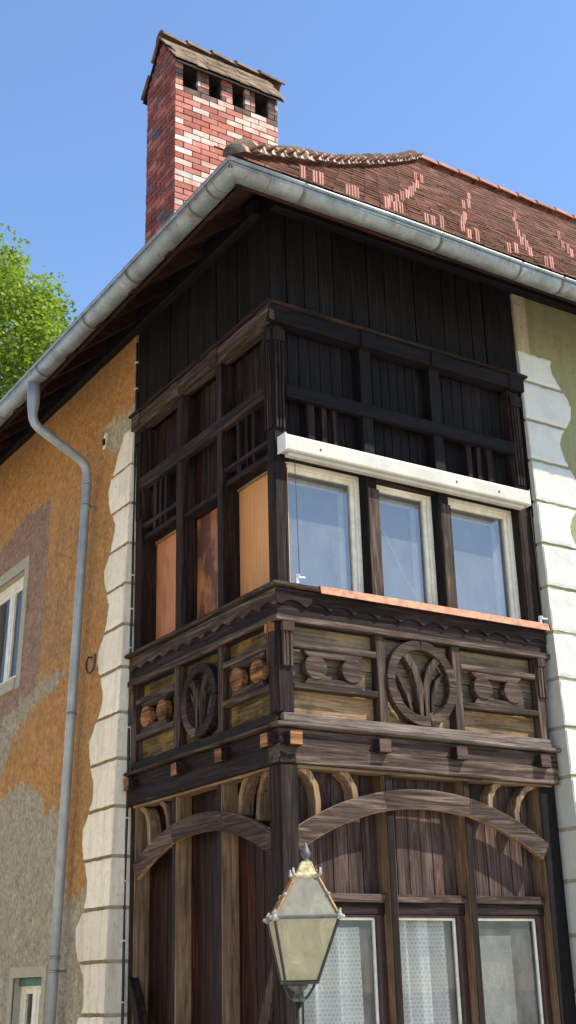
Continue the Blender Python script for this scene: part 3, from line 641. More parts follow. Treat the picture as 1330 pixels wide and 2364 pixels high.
    part(MB().box(mp, -0.08 if fr else -0.078, W + 0.03, -0.06, 0.08 if fr else 0.078, 3.608, 3.643 if fr else 3.641, 0.004), 'nosing', (W_grey if fr else W_brown)[ax], 0.012)
    part(MB().box(mp, -0.022 if fr else -0.02, W, -0.1, 0.022 if fr else 0.02, 3.45, 3.60, 0.002), 'fascia', (W_brown if fr else W_dark)[ax])
    for x0 in ((0.02, 0.925, 1.775, 2.78) if fr else (0.015, 0.79, 1.625, 2.63)):
        part(MB().box(mp, x0, x0 + 0.125 + R.uniform(-.01, .01), -0.02, 0.115, 3.445, 3.562, 0.004), 'beam_end', [(W_end if (x0 < 0.1 or not fr) else W_red)[ax], W_dark[ax]], 0.005) if False else \
        part(MB().box(mp, x0, x0 + 0.125, -0.02, 0.115, 3.445, 3.562, 0.004, True), 'beam_end', [(W_end if (x0 < 0.1 or not fr) else W_plank)[ax], W_dark[ax]], 0.005)
    part(MB().box(mp, -0.052 if fr else -0.05, W - 0.03, -0.12, 0.052 if fr else 0.05, 3.305, 3.46, 0.004), 'girder', [(W_brown if fr else W_dark)[ax]], 0.009)
    part(MB().box(mp, 0.14, W - 0.1, -0.12, 0.02, 3.28, 3.304, 0.002), 'girder_packing', W_tan[ax])
    # lower storey: posts, arch, brackets, boards
    lp = [(1.045, 1.12), (1.905, 1.98)] if fr else [(0.99, 1.07), (1.845, 1.925)]
    for a, b in lp: part(MB().box(mp, a, b, -0.17, 0.0, GZ, 3.30, 0.004, True), 'post', [W_dark['z'], W_tan['z']], 0.005)
    e0 = (2.83, 2.985) if fr else (2.70, 2.815)
    part(MB().box(mp, *e0, -0.17, 0.0, GZ, 3.305, 0.004, True), 'post', [W_black['z'] if fr else W_dark['z'], W_tan['z']], 0.006)
    if fr: part(MB().box(mp, 2.99, 3.075, -0.2, -0.05, GZ, 3.44, 0.004), 'jamb_board', W_black['z'], 0.004)
    ux, apex, rad, hu = (1.46, 3.09, 2.50, 1.36) if fr else (1.385, 2.985, 2.68, 1.27)
    am = math.asin(hu / rad); sp = [-am] + [math.asin((x - ux) / rad) for x in ((1.02, 1.95) if fr else (0.95, 1.88))] + [am]
    for a, b in zip(sp, sp[1:]):
        part(MB().ribbon(mp, [(ux + rad * math.sin(t), apex - rad + rad * math.cos(t)) for t in frange(a + 0.0012, b - 0.0012, 0.035)], 0.165, -0.03, 0.034 + R.uniform(-.004, .004), True), 'arch_segment', [W_brown[ax], W_tan[ax]], 0.006)
    bz = 3.30
    BR = ([[(0.19, bz), (0.28, 3.25), (0.345, 3.15), (0.365, 3.02), (0.355, 2.88)], [(0.61, bz), (0.68, 3.24), (0.735, 3.15), (0.75, 3.03)],
           [(2.38, bz), (2.30, 3.25), (2.245, 3.16), (2.23, 3.02)], [(2.80, bz), (2.68, 3.25), (2.585, 3.15), (2.545, 3.03), (2.55, 2.88)]] if fr else
          [[(0.24, bz), (0.33, 3.24), (0.40, 3.12), (0.43, 2.90)], [(0.58, bz), (0.66, 3.23), (0.71, 3.12), (0.73, 2.98)],
           [(2.22, 3.29), (2.13, 3.23), (2.07, 3.12), (2.04, 2.95)], [(2.66, 3.29), (2.54, 3.23), (2.47, 3.12), (2.44, 2.86)]])
    for p_ in BR: part(MB().ribbon(mp, p_, 0.06, -0.15, -0.02, True), 'curved_bracket', [W_tan['z'], W_tan['z']], 0.006)
    zlow = 2.20 if fr else GZ
    for a, b in ((0.13, lp[0][0]), (lp[0][1], lp[1][0]), (lp[1][1], e0[0])):
        part(MB().box(mp, a - 0.03, b + 0.03, -0.22, -0.19, zlow, 3.31), 'panel_backing', W_black['z'], 0)
        nbd = 6; bw = (b - a) / nbd
        for q in range(nbd):
            part(MB().box(mp, a + q * bw + 0.003, a + (q + 1) * bw - 0.003, -0.19, -0.16 + R.uniform(-.004, .004), zlow, 3.31, 0.001), 'plank', (W_plank if fr else W_red)['z'], 0.003)
    if fr:
        for a, b in ((0.13, lp[0][0] - 0.0), (lp[0][1], lp[1][0]), (lp[1][1], e0[0])):
            part(MB().box(mp, a, b, -0.19, -0.06, 2.235, 2.30, 0.003), 'transom', W_brown[ax], 0.006)
            part(MB().box(mp, a, b, -0.19, -0.085, 2.14, 2.233, 0.003), 'transom', W_dark[ax], 0.006)
            part(MB().box(mp, a, b, -0.19, -0.02, GZ, 0.30, 0.003), 'plinth_board', W_dark[ax], 0.006)
    else:
        part(MB().ribbon(mp, [(2.72, 1.72), (2.66, 1.58), (2.56, 1.40), (2.50, 1.1)], [0.03, 0.09, 0.11, 0.11], -0.06, 0.04), 'curved_brace', W_dark['z'])
        part(MB().ribbon(mp, [(0.13, 1.80), (0.19, 1.62), (0.30, 1.36), (0.40, 1.0)], [0.03, 0.09, 0.13, 0.14], -0.06, 0.03), 'curved_brace', W_brown['z'])

# corner posts (shared by both faces)
cp = lambda a, z0, z1, mats, nm: part(MB().hexa([(a, a, z0), (0.13, a, z0), (0.13, 0.13, z0), (a, 0.13, z0), (a, a, z1), (0.13, a, z1), (0.13, 0.13, z1), (a, 0.13, z1)]) or mb_last, nm, mats)
def cpost(a, z0, z1, mat):
    b = MB(); b.hexa([(a, a, z0), (0.13, a, z0), (0.13, 0.13, z0), (a, 0.13, z0), (a, a, z1), (0.13, a, z1), (0.13, 0.13, z1), (a, 0.13, z1)])
    part(b, 'corner_post', mat, 0.012)
cpost(0.0, 6.0, 7.39, W_black['z']); cpost(-0.004, 4.846, 5.999, W_dark['z']); cpost(-0.028, 3.724, 4.504, W_dark['z']); cpost(-0.042, GZ, 3.303, W_dark['z'])

# side-face infill sheets in place of windows
for (a, b), mt, nm in zip(((0.13, 0.94), (1.05, 1.78), (1.89, 2.68)), (M_plyA, M_plyB, M_plyC),
                          ('clean orange plywood sheet next to the corner post', 'dark flaking plywood sheet', 'red-orange plywood sheet next to the plaster wall')):
    o = part(MB().box(S, a, b, -0.22, -0.185, 4.845, 6.10), 'plywood_sheet', mt, 0); o['label'] = nm
    part(MB().box(S, a, b, -0.185, -0.165, 6.045, 6.073, 0.003), 'batten', W_tan['y'], 0)

# upper front windows
for a, b, lb in ((0.13, 1.0, 'cream framed upper window next to the corner post'), (1.13, 1.86, 'middle one of the three cream framed upper windows'), (1.99, 2.90, 'cream framed upper window next to the pale plaster wall')):
    f = MB(); o = -0.105; fw = 0.05
    z0, z1 = 4.846, 6.07
    f.box(F, a, a + fw, o - 0.09, o, z0, z1); f.box(F, b - fw, b, o - 0.09, o, z0, z1)
    f.box(F, a + fw, b - fw, o - 0.09, o - 0.002, z0, z0 + 0.04); f.box(F, a + fw, b - fw, o - 0.09, o - 0.002, z1 - 0.05, z1)
    wi = f.build('window', M_cream, house, 0.005); wi['label'] = lb
    sash(F, a + fw, b - fw, z0 + 0.04, z1 - 0.05, o - 0.025, 0.038, M_cream, M_glassU, wi)
    sash(F, a + 0.05, b - 0.05, z0 + 0.06, z1 - 0.06, -0.30, 0.055, M_cream, M_glassL, wi, 0.04, 'inner_sash')
    if 'middle' in lb:
        MB().tube([F(1.22, -0.20, 5.80), F(1.38, -0.20, 5.52), F(1.58, -0.20, 5.15), F(1.72, -0.20, 4.97)], 0.004, 5).build('blind_cord', M_clip, wi)
# lower front windows
for k, (a, b) in enumerate(((0.13, 1.045), (1.12, 1.905), (1.98, 2.83))):
    f = MB(); o = -0.10; fw = 0.075; z0, z1 = 0.30, 2.14
    f.box(F, a, a + fw, o - 0.08, o, z0, z1); f.box(F, b - fw, b, o - 0.08, o, z0, z1)
    f.box(F, a + fw, b - fw, o - 0.08, o - 0.002, z0, z0 + 0.06); f.box(F, a + fw, b - fw, o - 0.08, o - 0.002, z1 - 0.02, z1)
    wi = f.build('window', M_darkpaint, house, 0.005); wi['label'] = ('dark framed lower window behind the street lantern', 'middle dark framed lower window', 'dark framed lower window next to the pale plaster wall')[k]
    sash(F, a + fw, b - fw, z0 + 0.06, z1 - 0.02, o - 0.035, 0.022, M_cream, M_glassL, wi, 0.03)

# copper flashing, blind box and guide wires
fl = MB(); fl.prism(lambda u, o, z: (o, -u, z), [(-0.02, 4.862), (0.098, 4.852), (0.112, 4.782), (0.108, 4.780), (0.095, 4.847), (-0.02, 4.855)], 0.38, 3.06)
part(fl, 'copper_flashing', M_copper, 0)
bx = MB(); bx.prism(lambda u, o, z: (o, -u, z), [(0.02, 6.06), (0.14, 6.052), (0.152, 6.062), (0.152, 6.195), (0.14, 6.212), (0.02, 6.218)], 0.03, 2.93)
box_ = bx.build('roller_blind_box', M_boxwhite, house, 0.006); box_['label'] = 'long cream roller blind box above the upper windows'
MB().box(F, 0.08, 2.88, 0.045, 0.11, 6.022, 6.055, 0.001).build('blind_bottom_bar', M_boxwhite, box_, 0.004)
for u in (0.40, 1.98, 2.52):
    MB().tube([F(u, 0.150, 6.12), F(u, 0.156, 6.12)], 0.011, 10).build('screw', M_iron, box_)
for u in (0.03, 2.93):
    MB().box(F, u - 0.006, u + 0.006, 0.012, 0.154, 6.051, 6.219).build('end_cap', M_clip, box_, 0.003)
for u in (0.17, 3.0):
    MB().tube([F(u, 0.07, 6.04), F(u + 0.01, 0.08, 4.93)], 0.0035, 5).build('guide_wire', M_iron, box_)
    b = MB(); b.tube([F(u, 0.06, 4.88), F(u, 0.085, 4.93)], 0.012, 8); b.tube([F(u, 0.085, 4.90), F(u + 0.06, 0.09, 4.905)], 0.008, 8); b.box(F, u - 0.02, u + 0.005, 0.05, 0.075, 4.85, 4.93)
    b.build('wire_bracket', M_clip, box_)

# cable clipped along the side edge of the loggia
pts = [(2.845 + 0.008 * math.sin(z * 3.1), -0.03 - 0.02 * math.sin(z * 1.7), z) for z in frange(0.2, 8.5, 0.15)]
cb = MB().tube([S(u, 0.01 + max(0, bat(z) * 0.12), z) for u, o, z in pts], 0.014, 6).build('cable', M_cable, house, smooth=True)
for z in (8.25, 7.92, 5.72, 5.35, 4.93, 4.1, 3.2, 2.6, 2.05, 1.5):
    MB().box(S, 2.825, 2.865, 0.0, 0.035 + bat(z) * 0.12, z - 0.008, z + 0.008).build('cable_clip', M_clip, cb)
hk = MB(); hk.tube([SB(3.60, -0.02, 4.99), SB(3.60, 0.06, 4.985), SB(3.59, 0.08, 4.93)] + [SB(3.48 + 0.11 * math.cos(t), 0.08, 4.90 - 0.115 * math.sin(t)) for t in frange(0.1, PI - 0.1, 0.25)] + [SB(3.37, 0.08, 4.93), SB(3.37, 0.08, 4.97)], 0.012, 8)
hk.build('iron_hook', M_rust, house, smooth=True)
MB().box(SB, 3.585, 3.66, -0.01, 0.018, 7.48, 7.68, 0.012).build('bracket_scar', M_quoin, house)
b = MB(); b.box(SB, 3.60, 3.635, 0.01, 0.026, 7.52, 7.60, 0.006); b.build('bracket_stub', M_soot, house)

# ------------------------------------------------------------------ roof
EZ = 8.20; RY = 4.0; RX = 5.23; RZ = 13.66; XE = 16.0
def hs(s): return EZ + (RZ - EZ) * s - 0.12 * math.sin(PI * min(1, max(0, s)))      # height over the eaves, slightly sagging
def pf(x, d): return Vector((x, -1.03 + d, hs(d / 5.03)))                           # on the front slope
def pl(y, d): return Vector((-1.03 + d, y, hs(d / 6.26)))                           # on the hip slope
def pb(x, d): return Vector((x, 9.03 - d, hs(d / 5.03)))
dk_ = MB(); n = 14
for k in range(n):
    s0, s1 = k / n, (k + 1) / n
    lo = Vector((0, 0, -0.07))
    h0, h1 = -1.03 + 6.26 * s0, -1.03 + 6.26 * s1
    dk_.poly([pf(h0, 5.03 * s0) + lo, pf(XE, 5.03 * s0) + lo, pf(XE, 5.03 * s1) + lo, pf(h1, 5.03 * s1) + lo])
    dk_.poly([pb(XE, 5.03 * s0) + lo, pb(h0, 5.03 * s0) + lo, pb(h1, 5.03 * s1) + lo, pb(XE, 5.03 * s1) + lo])
    y0, y1 = -1.03 + 5.03 * s0, -1.03 + 5.03 * s1
    dk_.poly([pl(8 - y0, 6.26 * s0) + lo, pl(y0, 6.26 * s0) + lo, pl(y1, 6.26 * s1) + lo, pl(8 - y1, 6.26 * s1) + lo])
roof = dk_.build('roof', W_soffit['x'], house, recalc=False); roof['label'] = 'hipped roof of small dark red clay tiles'
so_ = roof.modifiers.new('thick', 'SOLIDIFY'); so_.thickness = 0.04; so_.offset = -1
def tile_hexa(P_, a0, a1, d0, d1, lift=0.030, th=0.020):
    up = Vector((0, 0, 1))
    q = [P_(a0, d0) + up * (lift - th), P_(a1, d0) + up * (lift - th), P_(a1, d1) + up * (-th), P_(a0, d1) + up * (-th)]
    return q + [p + up * th for p in q]
EXPO = 0.19; TW = 0.178
cands = []; rest = [MB(), MB(), MB()]
for row in range(27):
    d0 = 0.07 + row * EXPO; d1 = min(5.03, d0 + EXPO * 1.45)
    x = -1.03 + 6.26 * d0 / 5.03 - 0.05 + (row % 2) * TW / 2
    if d0 > 5.0: break
    while x < XE:
        jj = R.uniform(-0.006, 0.006); lf = 0.036 + R.uniform(-0.004, 0.007)
        h = tile_hexa(pf, x + 0.003, x + TW - 0.004, d0 + jj, d1, lf)
        mi = R.choices((0, 1, 2), (5, 4, 2))[0]
        cands.append((((h[4] + h[6]) / 2 - CAM).length, mi, h)); x += TW
cands.sort(key=lambda c: c[0])
for dist, mi, h in cands[:300]:
    b = MB(); b.hexa(h); b.build('roof_tile', M_tile[mi], roof, recalc=False)
for dist, mi, h in cands[300:]: rest[mi].hexa(h)
for row in range(27):                        # hip slope and rear slope: never seen from the street side
    d0 = 0.07 + row * 0.235; y = -1.03 + 5.03 * d0 / 6.26
    if d0 > 6.2: break
    while y < 8 - (-1.03 + 5.03 * d0 / 6.26):
        rest[row % 3].hexa(tile_hexa(pl, y, y + TW - 0.005, d0, min(6.26, d0 + 0.33))); y += TW
rm = MB(); off = 0
for k in range(3):
    rest_k = rest[k]; i0 = len(rm.v); rm.v += rest_k.v; rm.f += [tuple(a + i0 for a in f) for f in rest_k.f]; rm.m += [k] * len(rest_k.f)
ro = rm.build('roof_tiles', M_tile, roof, recalc=False); ro['kind'] = 'stuff'
# new pink tiles standing proud of the old ones
PINK = [(-0.18, -0.9), (-0.05, -0.9), (0.06, -0.84), (0.29, -0.93), (0.36, -0.92), (0.41, -0.9), (1.02, -0.63), (1.36, -0.31), (1.89, 0.25), (2.22, 0.56), (2.51, 0.85), (2.74, 1.09), (3.08, 1.45), (3.43, 1.80), (3.88, 2.36), (0.73, -0.93), (0.84, -0.92), (0.94, -0.88), (4.03, 2.41), (1.20, -0.93), (1.29, -0.92), (1.45, -0.86), (1.97, -0.58), (2.36, -0.16), (2.74, 0.23), (3.10, 0.60), (3.96, 1.54), (4.21, 1.71), (4.92, 2.46), (2.11, -0.62), (1.88, -0.88), (1.73, -0.93), (2.26, -0.91), (2.63, -0.64), (2.24, -0.93), (2.88, -0.59), (3.40, -0.04), (3.56, 0.19), (3.89, 0.47), (4.09, 0.75), (4.67, 1.35), (5.05, 1.76), (5.64, 2.32), (6.16, 2.02), (5.50, 1.36), (5.29, 1.08), (4.99, 0.76), (3.07, -0.69), (2.88, -0.87), (2.74, -0.93)]
for x, y in PINK:
    b = MB(); d0 = y + 1.03 + 0.02; hh = R.uniform(0.13, 0.165); up = Vector((0, 0, 1))
    for q, wd in ((-0.026, 0.022), (0.004, 0.022)):     # two upright ribs joined by a thin web
        base = [pf(x + q, d0), pf(x + q + wd, d0), pf(x + q + wd, d0 + 0.03), pf(x + q, d0 + 0.03)]
        b.hexa([p - up * 0.02 for p in base] + [base[0] + up * hh, base[1] + up * hh, base[2] + up * (hh - 0.01), base[3] + up * (hh - 0.01)])
    base = [pf(x - 0.006, d0 + 0.008), pf(x + 0.006, d0 + 0.008), pf(x + 0.006, d0 + 0.028), pf(x - 0.006, d0 + 0.028)]
    b.hexa([p - up * 0.01 for p in base] + [p + up * (hh - 0.012) for p in base])
    b.build('snow_guard_tile', M_pink, roof, 0.004)
# hip and ridge tiles
def cap_tile(p0, p1, r0, r1, up, mat, name, th=0.022):
    d = (p1 - p0).normalized(); sd = d.cross(up).normalized(); nn = sd.cross(d).normalized(); b = MB(); K = 9
    for (p, r) in ((p0, r0), (p1, r1)):
        for rr in (r, r - th):
            for q in range(K):
                t = PI * (q / (K - 1)) * 1.06 - 0.03 * PI; b.v.append(tuple(p + sd * (rr * math.cos(t)) + nn * (rr * math.sin(t) * 0.85)))
    for q in range(K - 1):
        for f in ((q, q + 1, 2 * K + q + 1, 2 * K + q), (K + q, 3 * K + q, 3 * K + q + 1, K + q + 1), (q, K + q, K + q + 1, q + 1), (2 * K + q, 2 * K + q + 1, 3 * K + q + 1, 3 * K + q)):
            b.f.append(f); b.m.append(0)
    for f in ((0, 2 * K, 3 * K, K), (K - 1, 2 * K - 1, 4 * K - 1, 3 * K - 1)): b.f.append(f); b.m.append(0)
    b.f.append(tuple(range(K, 2 * K))); b.m.append(0)      # mortar in the open end
    o = b.build(name, mat, roof, smooth=False); return o
hp = lambda s: Vector((-1.03 + 6.26 * s, -1.03 + 5.03 * s, hs(s) + 0.035))
NH = 38
for k in range(NH):
    s0 = 0.012 + k / NH * 0.985; s1 = s0 + 1.25 / NH
    r = 0.145 + R.uniform(-0.012, 0.012) + (-0.035 if k == 0 else 0) + (0.035 if k == 8 else 0)
    sh = Vector((R.uniform(-.012, .012), R.uniform(-.012, .012), R.uniform(-.008, .012)))
    cap_tile(hp(s0) + sh, hp(min(1.01, s1)) + sh, r, r - 0.035, Vector((0, 0, 1)), M_hip, 'hip_tile')
b = MB(); hd = (hp(0.05) - hp(0.0)).normalized(); hsd = hd.cross(Vector((0, 0, 1))).normalized(); hn = hsd.cross(hd); c0 = hp(0.014)
for k in range(6):                           # rounded end tile closing the hip at the eaves
    a = k / 5 * PI / 2
    for q in range(11):
        t = PI * q / 10; rr = 0.105 * math.cos(a) + 0.002
        b.v.append(tuple(c0 - hd * (0.09 * math.sin(a)) + hsd * rr * math.cos(t) + hn * (rr * 0.85 * math.sin(t) - 0.01)))
for k in range(5):
    for q in range(10): a = k * 11 + q; b.f.append((a, a + 1, a + 12, a + 11)); b.m.append(0)
b.build('hip_end_tile', M_hipend, roof, smooth=True)
x = RX
while x < XE:
    z = hs(1) + 0.03; cap_tile(Vector((x, RY, z + R.uniform(0, .01))), Vector((x + 0.47, RY, z + R.uniform(-.005, .01))), 0.125, 0.105, Vector((0, 0, 1)), M_ridge, 'ridge_tile'); x += 0.42

# rafters, wall plate, eaves boards
for x in frange(0.35, 15.5, 0.78):
    b = MB(); up = Vector((0, 0, 1))
    a = [pf(x, 0.14), pf(x + 0.1, 0.14), pf(x + 0.1, 1.3), pf(x, 1.3)]
    b.hexa([p - up * 0.27 for p in a] + [p - up * 0.125 for p in a]); b.build('rafter', W_dark['y'], roof)
for y in frange(0.35, 8.2, 0.78):
    b = MB(); up = Vector((0, 0, 1)); a = [pl(y, 0.14), pl(y + 0.1, 0.14), pl(y + 0.1, 1.3), pl(y, 1.3)]
    b.hexa([p - up * 0.27 for p in a] + [p - up * 0.125 for p in a]); b.build('rafter', W_soffit['x'], roof)
b = MB(); b.tube([(-0.88, -0.88, 8.12), (0.4, 0.3, 9.1)], 0.075, 4); b.build('rafter', W_dark['x'], roof)
MB().box(F, 0.0, XE, -0.2, 0.10, 8.61, 8.80).build('wall_plate', W_black['x'], house, 0.01)
MB().box(S, 0.12, 8.2, -0.2, 0.098, 8.612, 8.802).build('wall_plate', W_black['y'], house, 0.01)
MB().box(F, -0.80, XE, 0.76, 0.80, 8.13, 8.27).build('eaves_board', W_soffit['x'], roof)
MB().box(S, -0.76, 8.8, 0.76, 0.80, 8.132, 8.272).build('eaves_board', W_soffit['y'], roof)

# gutter: half-round, mitred at the corner
GC = 0.930; GR = 0.102; GZt = 8.165
prof = [(GR * math.cos(t), -GR * math.sin(t)) for t in frange(PI, 0, 0.2)]
prof = [(-GR * math.cos(t), -GR * math.sin(t)) for t in frange(0, PI, 0.2)]
prof += [(GR + 0.006 + 0.016 * math.cos(t), 0.010 + 0.016 * math.sin(t)) for t in frange(-2.0, PI + 0.6, 0.45)]
g = MB(); L = len(prof)
def gpath(q, z, leg, along):
    o = GC + q
    return (-o, along, GZt + z) if leg == 0 else (along, -o, GZt + z)
rings = []
alongL = frange(9.0, 0.0, 0.6); alongF = frange(0.0, XE, 0.6)
for a in alongL: rings.append([gpath(q, z + 0.006 * math.sin(a * 1.7), 0, a) for q, z in prof])
rings.append([(-(GC + q), -(GC + q), GZt + z) for q, z in prof])
for a in alongF: rings.append([gpath(q, z + 0.006 * math.sin(a * 1.9), 1, a) for q, z in prof])
for r in rings: g.v += r
for k in range(len(rings) - 1):
    for q in range(L - 1):
        a = k * L + q; g.f.append((a, a + 1, a + L + 1, a + L)); g.m.append(0)
gut = g.build('gutter', M_zinc, house, recalc=False, smooth=True); gut['label'] = 'half-round zinc gutter running round the eaves corner'
md = gut.modifiers.new('thick', 'SOLIDIFY'); md.thickness = 0.004
M_strap = simple('dull_zinc_strap', (0.10, 0.10, 0.085), 0.6, 0.4, 0.3)
def strap(leg, a, wd=0.026, ex=0.011):
    b = MB(); pr = [((GR + ex) * -math.cos(t), -(GR + ex) * math.sin(t)) for t in frange(0, PI, 0.2)] + [(GR + 0.03, 0.012), (GR + 0.006, 0.032)]
    for q, z in pr:
        for d in (-wd / 2, wd / 2): b.v.append(gpath(q, z, leg, a + d))
    for k in range(len(pr) - 1): b.f.append((2 * k, 2 * k + 1, 2 * k + 3, 2 * k + 2)); b.m.append(0)
    b.build('strap', M_strap, gut, recalc=False, smooth=True)
for a in (-0.62, -0.30, 0.995, 2.03, 3.3, 4.6): strap(0, a)
for a in (-0.27, 1.27, 2.26, 2.82, 4.3): strap(1, a)
for leg, a in ((0, -0.72), (1, -0.62)): strap(leg, a, 0.008, 0.004)

# downpipe with swan-neck
dp = [(-0.935, 3.60, 8.10), (-0.935, 3.60, 7.85), (-0.935, 3.60, 7.74), (-0.93, 3.60, 7.66), (-0.90, 3.605, 7.60), (-0.85, 3.615, 7.56), (-0.32, 3.74, 7.36), (-0.24, 3.76, 7.32), (-0.19, 3.77, 7.26), (-0.175, 3.775, 7.18), (-0.175, 3.78, 7.05)]
dp += [(-bat(z) - 0.13, 3.78 + 0.05 * (7.05 - z) / 5.5, z) for z in frange(6.6, GZ + 0.3, 0.6)]
rr = [0.075, 0.07, 0.058] + [0.052] * (len(dp) - 3)
pp_ = MB().tube(dp, rr, 16).build('downpipe', M_pipe, house, smooth=True); pp_['label'] = 'round zinc downpipe with swan-neck'
for z in (7.05, 6.80, 1.93, 1.80, 4.4):
    t = 7.05 - z; c_ = (-bat(z) - 0.13 if z < 7 else -0.175, 3.78 + 0.05 * t / 5.5, z)
    MB()._lathe([(0.0535, -0.014), (0.06, -0.010), (0.06, 0.010), (0.0535, 0.014)], c_, 16).build('pipe_collar', M_zinc, pp_, smooth=True)
    if z in (6.80, 1.80):
        MB().tube([(c_[0], c_[1], z), (-bat(z) + 0.05, c_[1], z)], 0.012, 6).build('pipe_bracket', M_zinc, pp_)
MB()._lathe([(0.0535, -0.012), (0.061, -0.008), (0.061, 0.008), (0.0535, 0.012)], (-0.935, 3.60, 7.80), 16).build('pipe_collar', M_zinc, pp_)

# ------------------------------------------------------------------ chimney
CX0, CX1, CY0, CY1 = 0.70, 2.30, 3.35, 4.18
CZ = 13.26; CO = 0.0895
OPEN = [(0.82, 1.035), (1.215, 1.40), (1.58, 1.765), (1.935, 2.14)]; OZ0, OZ1 = 12.755, 13.135
c = MB(); I = 0.012
c.box(lambda u, o, z: (u, o, z), CX0 + I, CX1 - I, CY0 + I, CY1 - I, 9.2, OZ0)
c.box(lambda u, o, z: (u, o, z), CX0 + I, CX1 - I, CY0 + I, CY1 - I, OZ1, CZ)
edges = [CX0 + I] + [x for o in OPEN for x in o] + [CX1 - I]
for k in range(0, len(edges), 2): c.box(lambda u, o, z: (u, o, z), edges[k] + (0.012 if k else 0), edges[k + 1] - (0.012 if k < 8 else 0), CY0 + I, CY1 - I, OZ0, OZ1)
ym = (CY0 + CY1) / 2
c.prism(lambda u, o, z: (o, u, z), [(CY0 + I, CZ), (CY1 - I, CZ), (ym, 13.84)], CX0 + I, CX1 - I)
chim = c.build('chimney', M_mortar, house); chim['label'] = 'tall red brick chimney with small tiled gable roof'
MB().box(lambda u, o, z: (u, o, z), CX0 + 0.05, CX1 - 0.05, CY0 + 0.25, CY0 + 0.27, OZ0 - 0.0, OZ1).build('flue_lining', M_soot, chim)
BW = 0.2575; JT = 0.014; low = MB()
def brick(mp, u0, u1, o0, o1, z0, z1, mat):
    if z0 > 10.62: MB().box(mp, u0, u1, o0, o1, z0, z1, 0.0022).build('brick', mat, chim, recalc=True)
    else:                                    # courses below the eaves line, hidden from the street
        k0 = len(low.f); low.box(mp, u0, u1, o0, o1, z0, z1, 0.0022); low.m[k0:] = [M_brick.index(mat)] * (len(low.f) - k0)
cf = lambda u, o, z: (u, CY0 - o, z); cs_ = lambda u, o, z: (CX0 - o, u, z)
row = 0; z = CZ - CO
while z > 9.3:
    top = z + CO - JT
    sooty = z > OZ0 - 0.10
    u = CX0; first = True
    cuts = []
    L0 = BW / 2 if row % 2 else BW
    x = CX0
    segs = []
    while x < CX1 - 0.02:
        x1 = min(CX1, x + (L0 if x == CX0 else BW)); segs.append((x, x1)); x = x1
    for a, b_ in segs:
        parts_ = [(a, b_)]
        if OZ0 - 0.02 < z and top < OZ1 + 0.05:
            parts_ = []
            x = a
            solid = [(edges[k] - (I if k == 0 else 0), edges[k + 1] + (I if k == 8 else 0)) for k in range(0, 10, 2)]
            for s0, s1 in solid:
                lo, hi = max(a, s0), min(b_, s1)
                if hi - lo > 0.03: parts_.append((lo, hi))
        for lo, hi in parts_:
            t = R.random()
            if z > OZ1 - 0.05: mt = M_brick[6]
            elif sooty: mt = M_brick[6] if t < 0.55 else (M_brick[1] if t < 0.7 else M_brick[2])
            else: mt = M_brick[1] if t < 0.48 else M_brick[0] if t < 0.70 else M_brick[2] if t < 0.92 else M_brick[3]
            brick(cf, lo + JT / 2, hi - JT / 2, -0.05, R.uniform(-.002, .004), z, top, mt)
    x = CY0; L0 = BW if row % 2 else BW / 2
    while x < CY1 - 0.02:
        x1 = min(CY1, x + (L0 if x == CY0 else BW))
        if CY1 - x1 < 0.05: x1 = CY1
        t = R.random()
        mt = M_brick[4] if t < 0.62 else M_brick[0] if t < 0.9 else M_brick[5]  # side away from the sun: its shade is put into darker brick colours
        brick(cs_, x + (0.008 if x == CY0 else JT / 2), x1 - JT / 2, -0.05, R.uniform(-.002, .004), z, top, mt)
        x = x1
    z -= CO; row += 1
lo_ = low.build('brick_courses', M_brick, chim); lo_['kind'] = 'stuff'
# gable bricks
for k in range(6):
    z0 = CZ + k * CO; f = 1 - (k + 1) * CO / 0.58
    if f < 0.1: break
    hw = (CY1 - CY0) / 2 * f; x = ym - hw
    while x < ym + hw - 0.04:
        x1 = min(ym + hw, x + BW / (1 if k % 2 else 1.6)); brick(cs_, x + JT / 2, x1 - JT / 2, -0.04, R.uniform(-.003, .003), z0, z0 + CO - JT, M_brick[6] if R.random() < 0.5 else M_brick[4]); x = x1
# little gable roof: tiles in courses, ridge caps
OV = 0.09; rise = 13.90 - 13.30
for sd in (-1, 1):
    hw = (CY1 - CY0) / 2 + OV; X0 = CX0 - 0.025; X1 = CX1 + 0.05
    b = MB(); q = []
    sl_ = 0.62 / hw
    zz_ = lambda t: 13.875 - 0.62 * 1.16 * t       # t: 0 ridge, 1 eave
    b.hexa([(X0, ym, zz_(0) - .07), (X1, ym, zz_(0) - .07), (X1, ym + sd * hw, zz_(1) - .07), (X0, ym + sd * hw, zz_(1) - .07), (X0, ym, zz_(0) - .04), (X1, ym, zz_(0) - .04), (X1, ym + sd * hw, zz_(1) - .04), (X0, ym + sd * hw, zz_(1) - .04)])
    b.build('cap_deck', W_dark['x'], chim)
    for rw in range(3):
        t1 = 1.03 - rw * 0.30; t0 = max(0.0, t1 - 0.42); x = X0 - 0.01 + (rw % 2) * 0.08 - 0.02
        while x < X1:
            x1 = min(x + 0.165, X1 + 0.02); lf = 0.035 + R.uniform(-0.01, 0.014); b = MB()
            p = [(x + .003, ym + sd * hw * t1, zz_(t1) + lf - .02), (x1 - .003, ym + sd * hw * t1, zz_(t1) + lf - .02), (x1 - .003, ym + sd * hw * t0, zz_(t0) - .02), (x + .003, ym + sd * hw * t0, zz_(t0) - .02)]
            b.hexa([Vector(v_) - Vector((0, 0, .012)) for v_ in p] + [Vector(v_) + Vector((0, 0, .014)) for v_ in p])
            b.build('cap_tile', M_captile, chim); x = x1
x = CX0 - 0.035
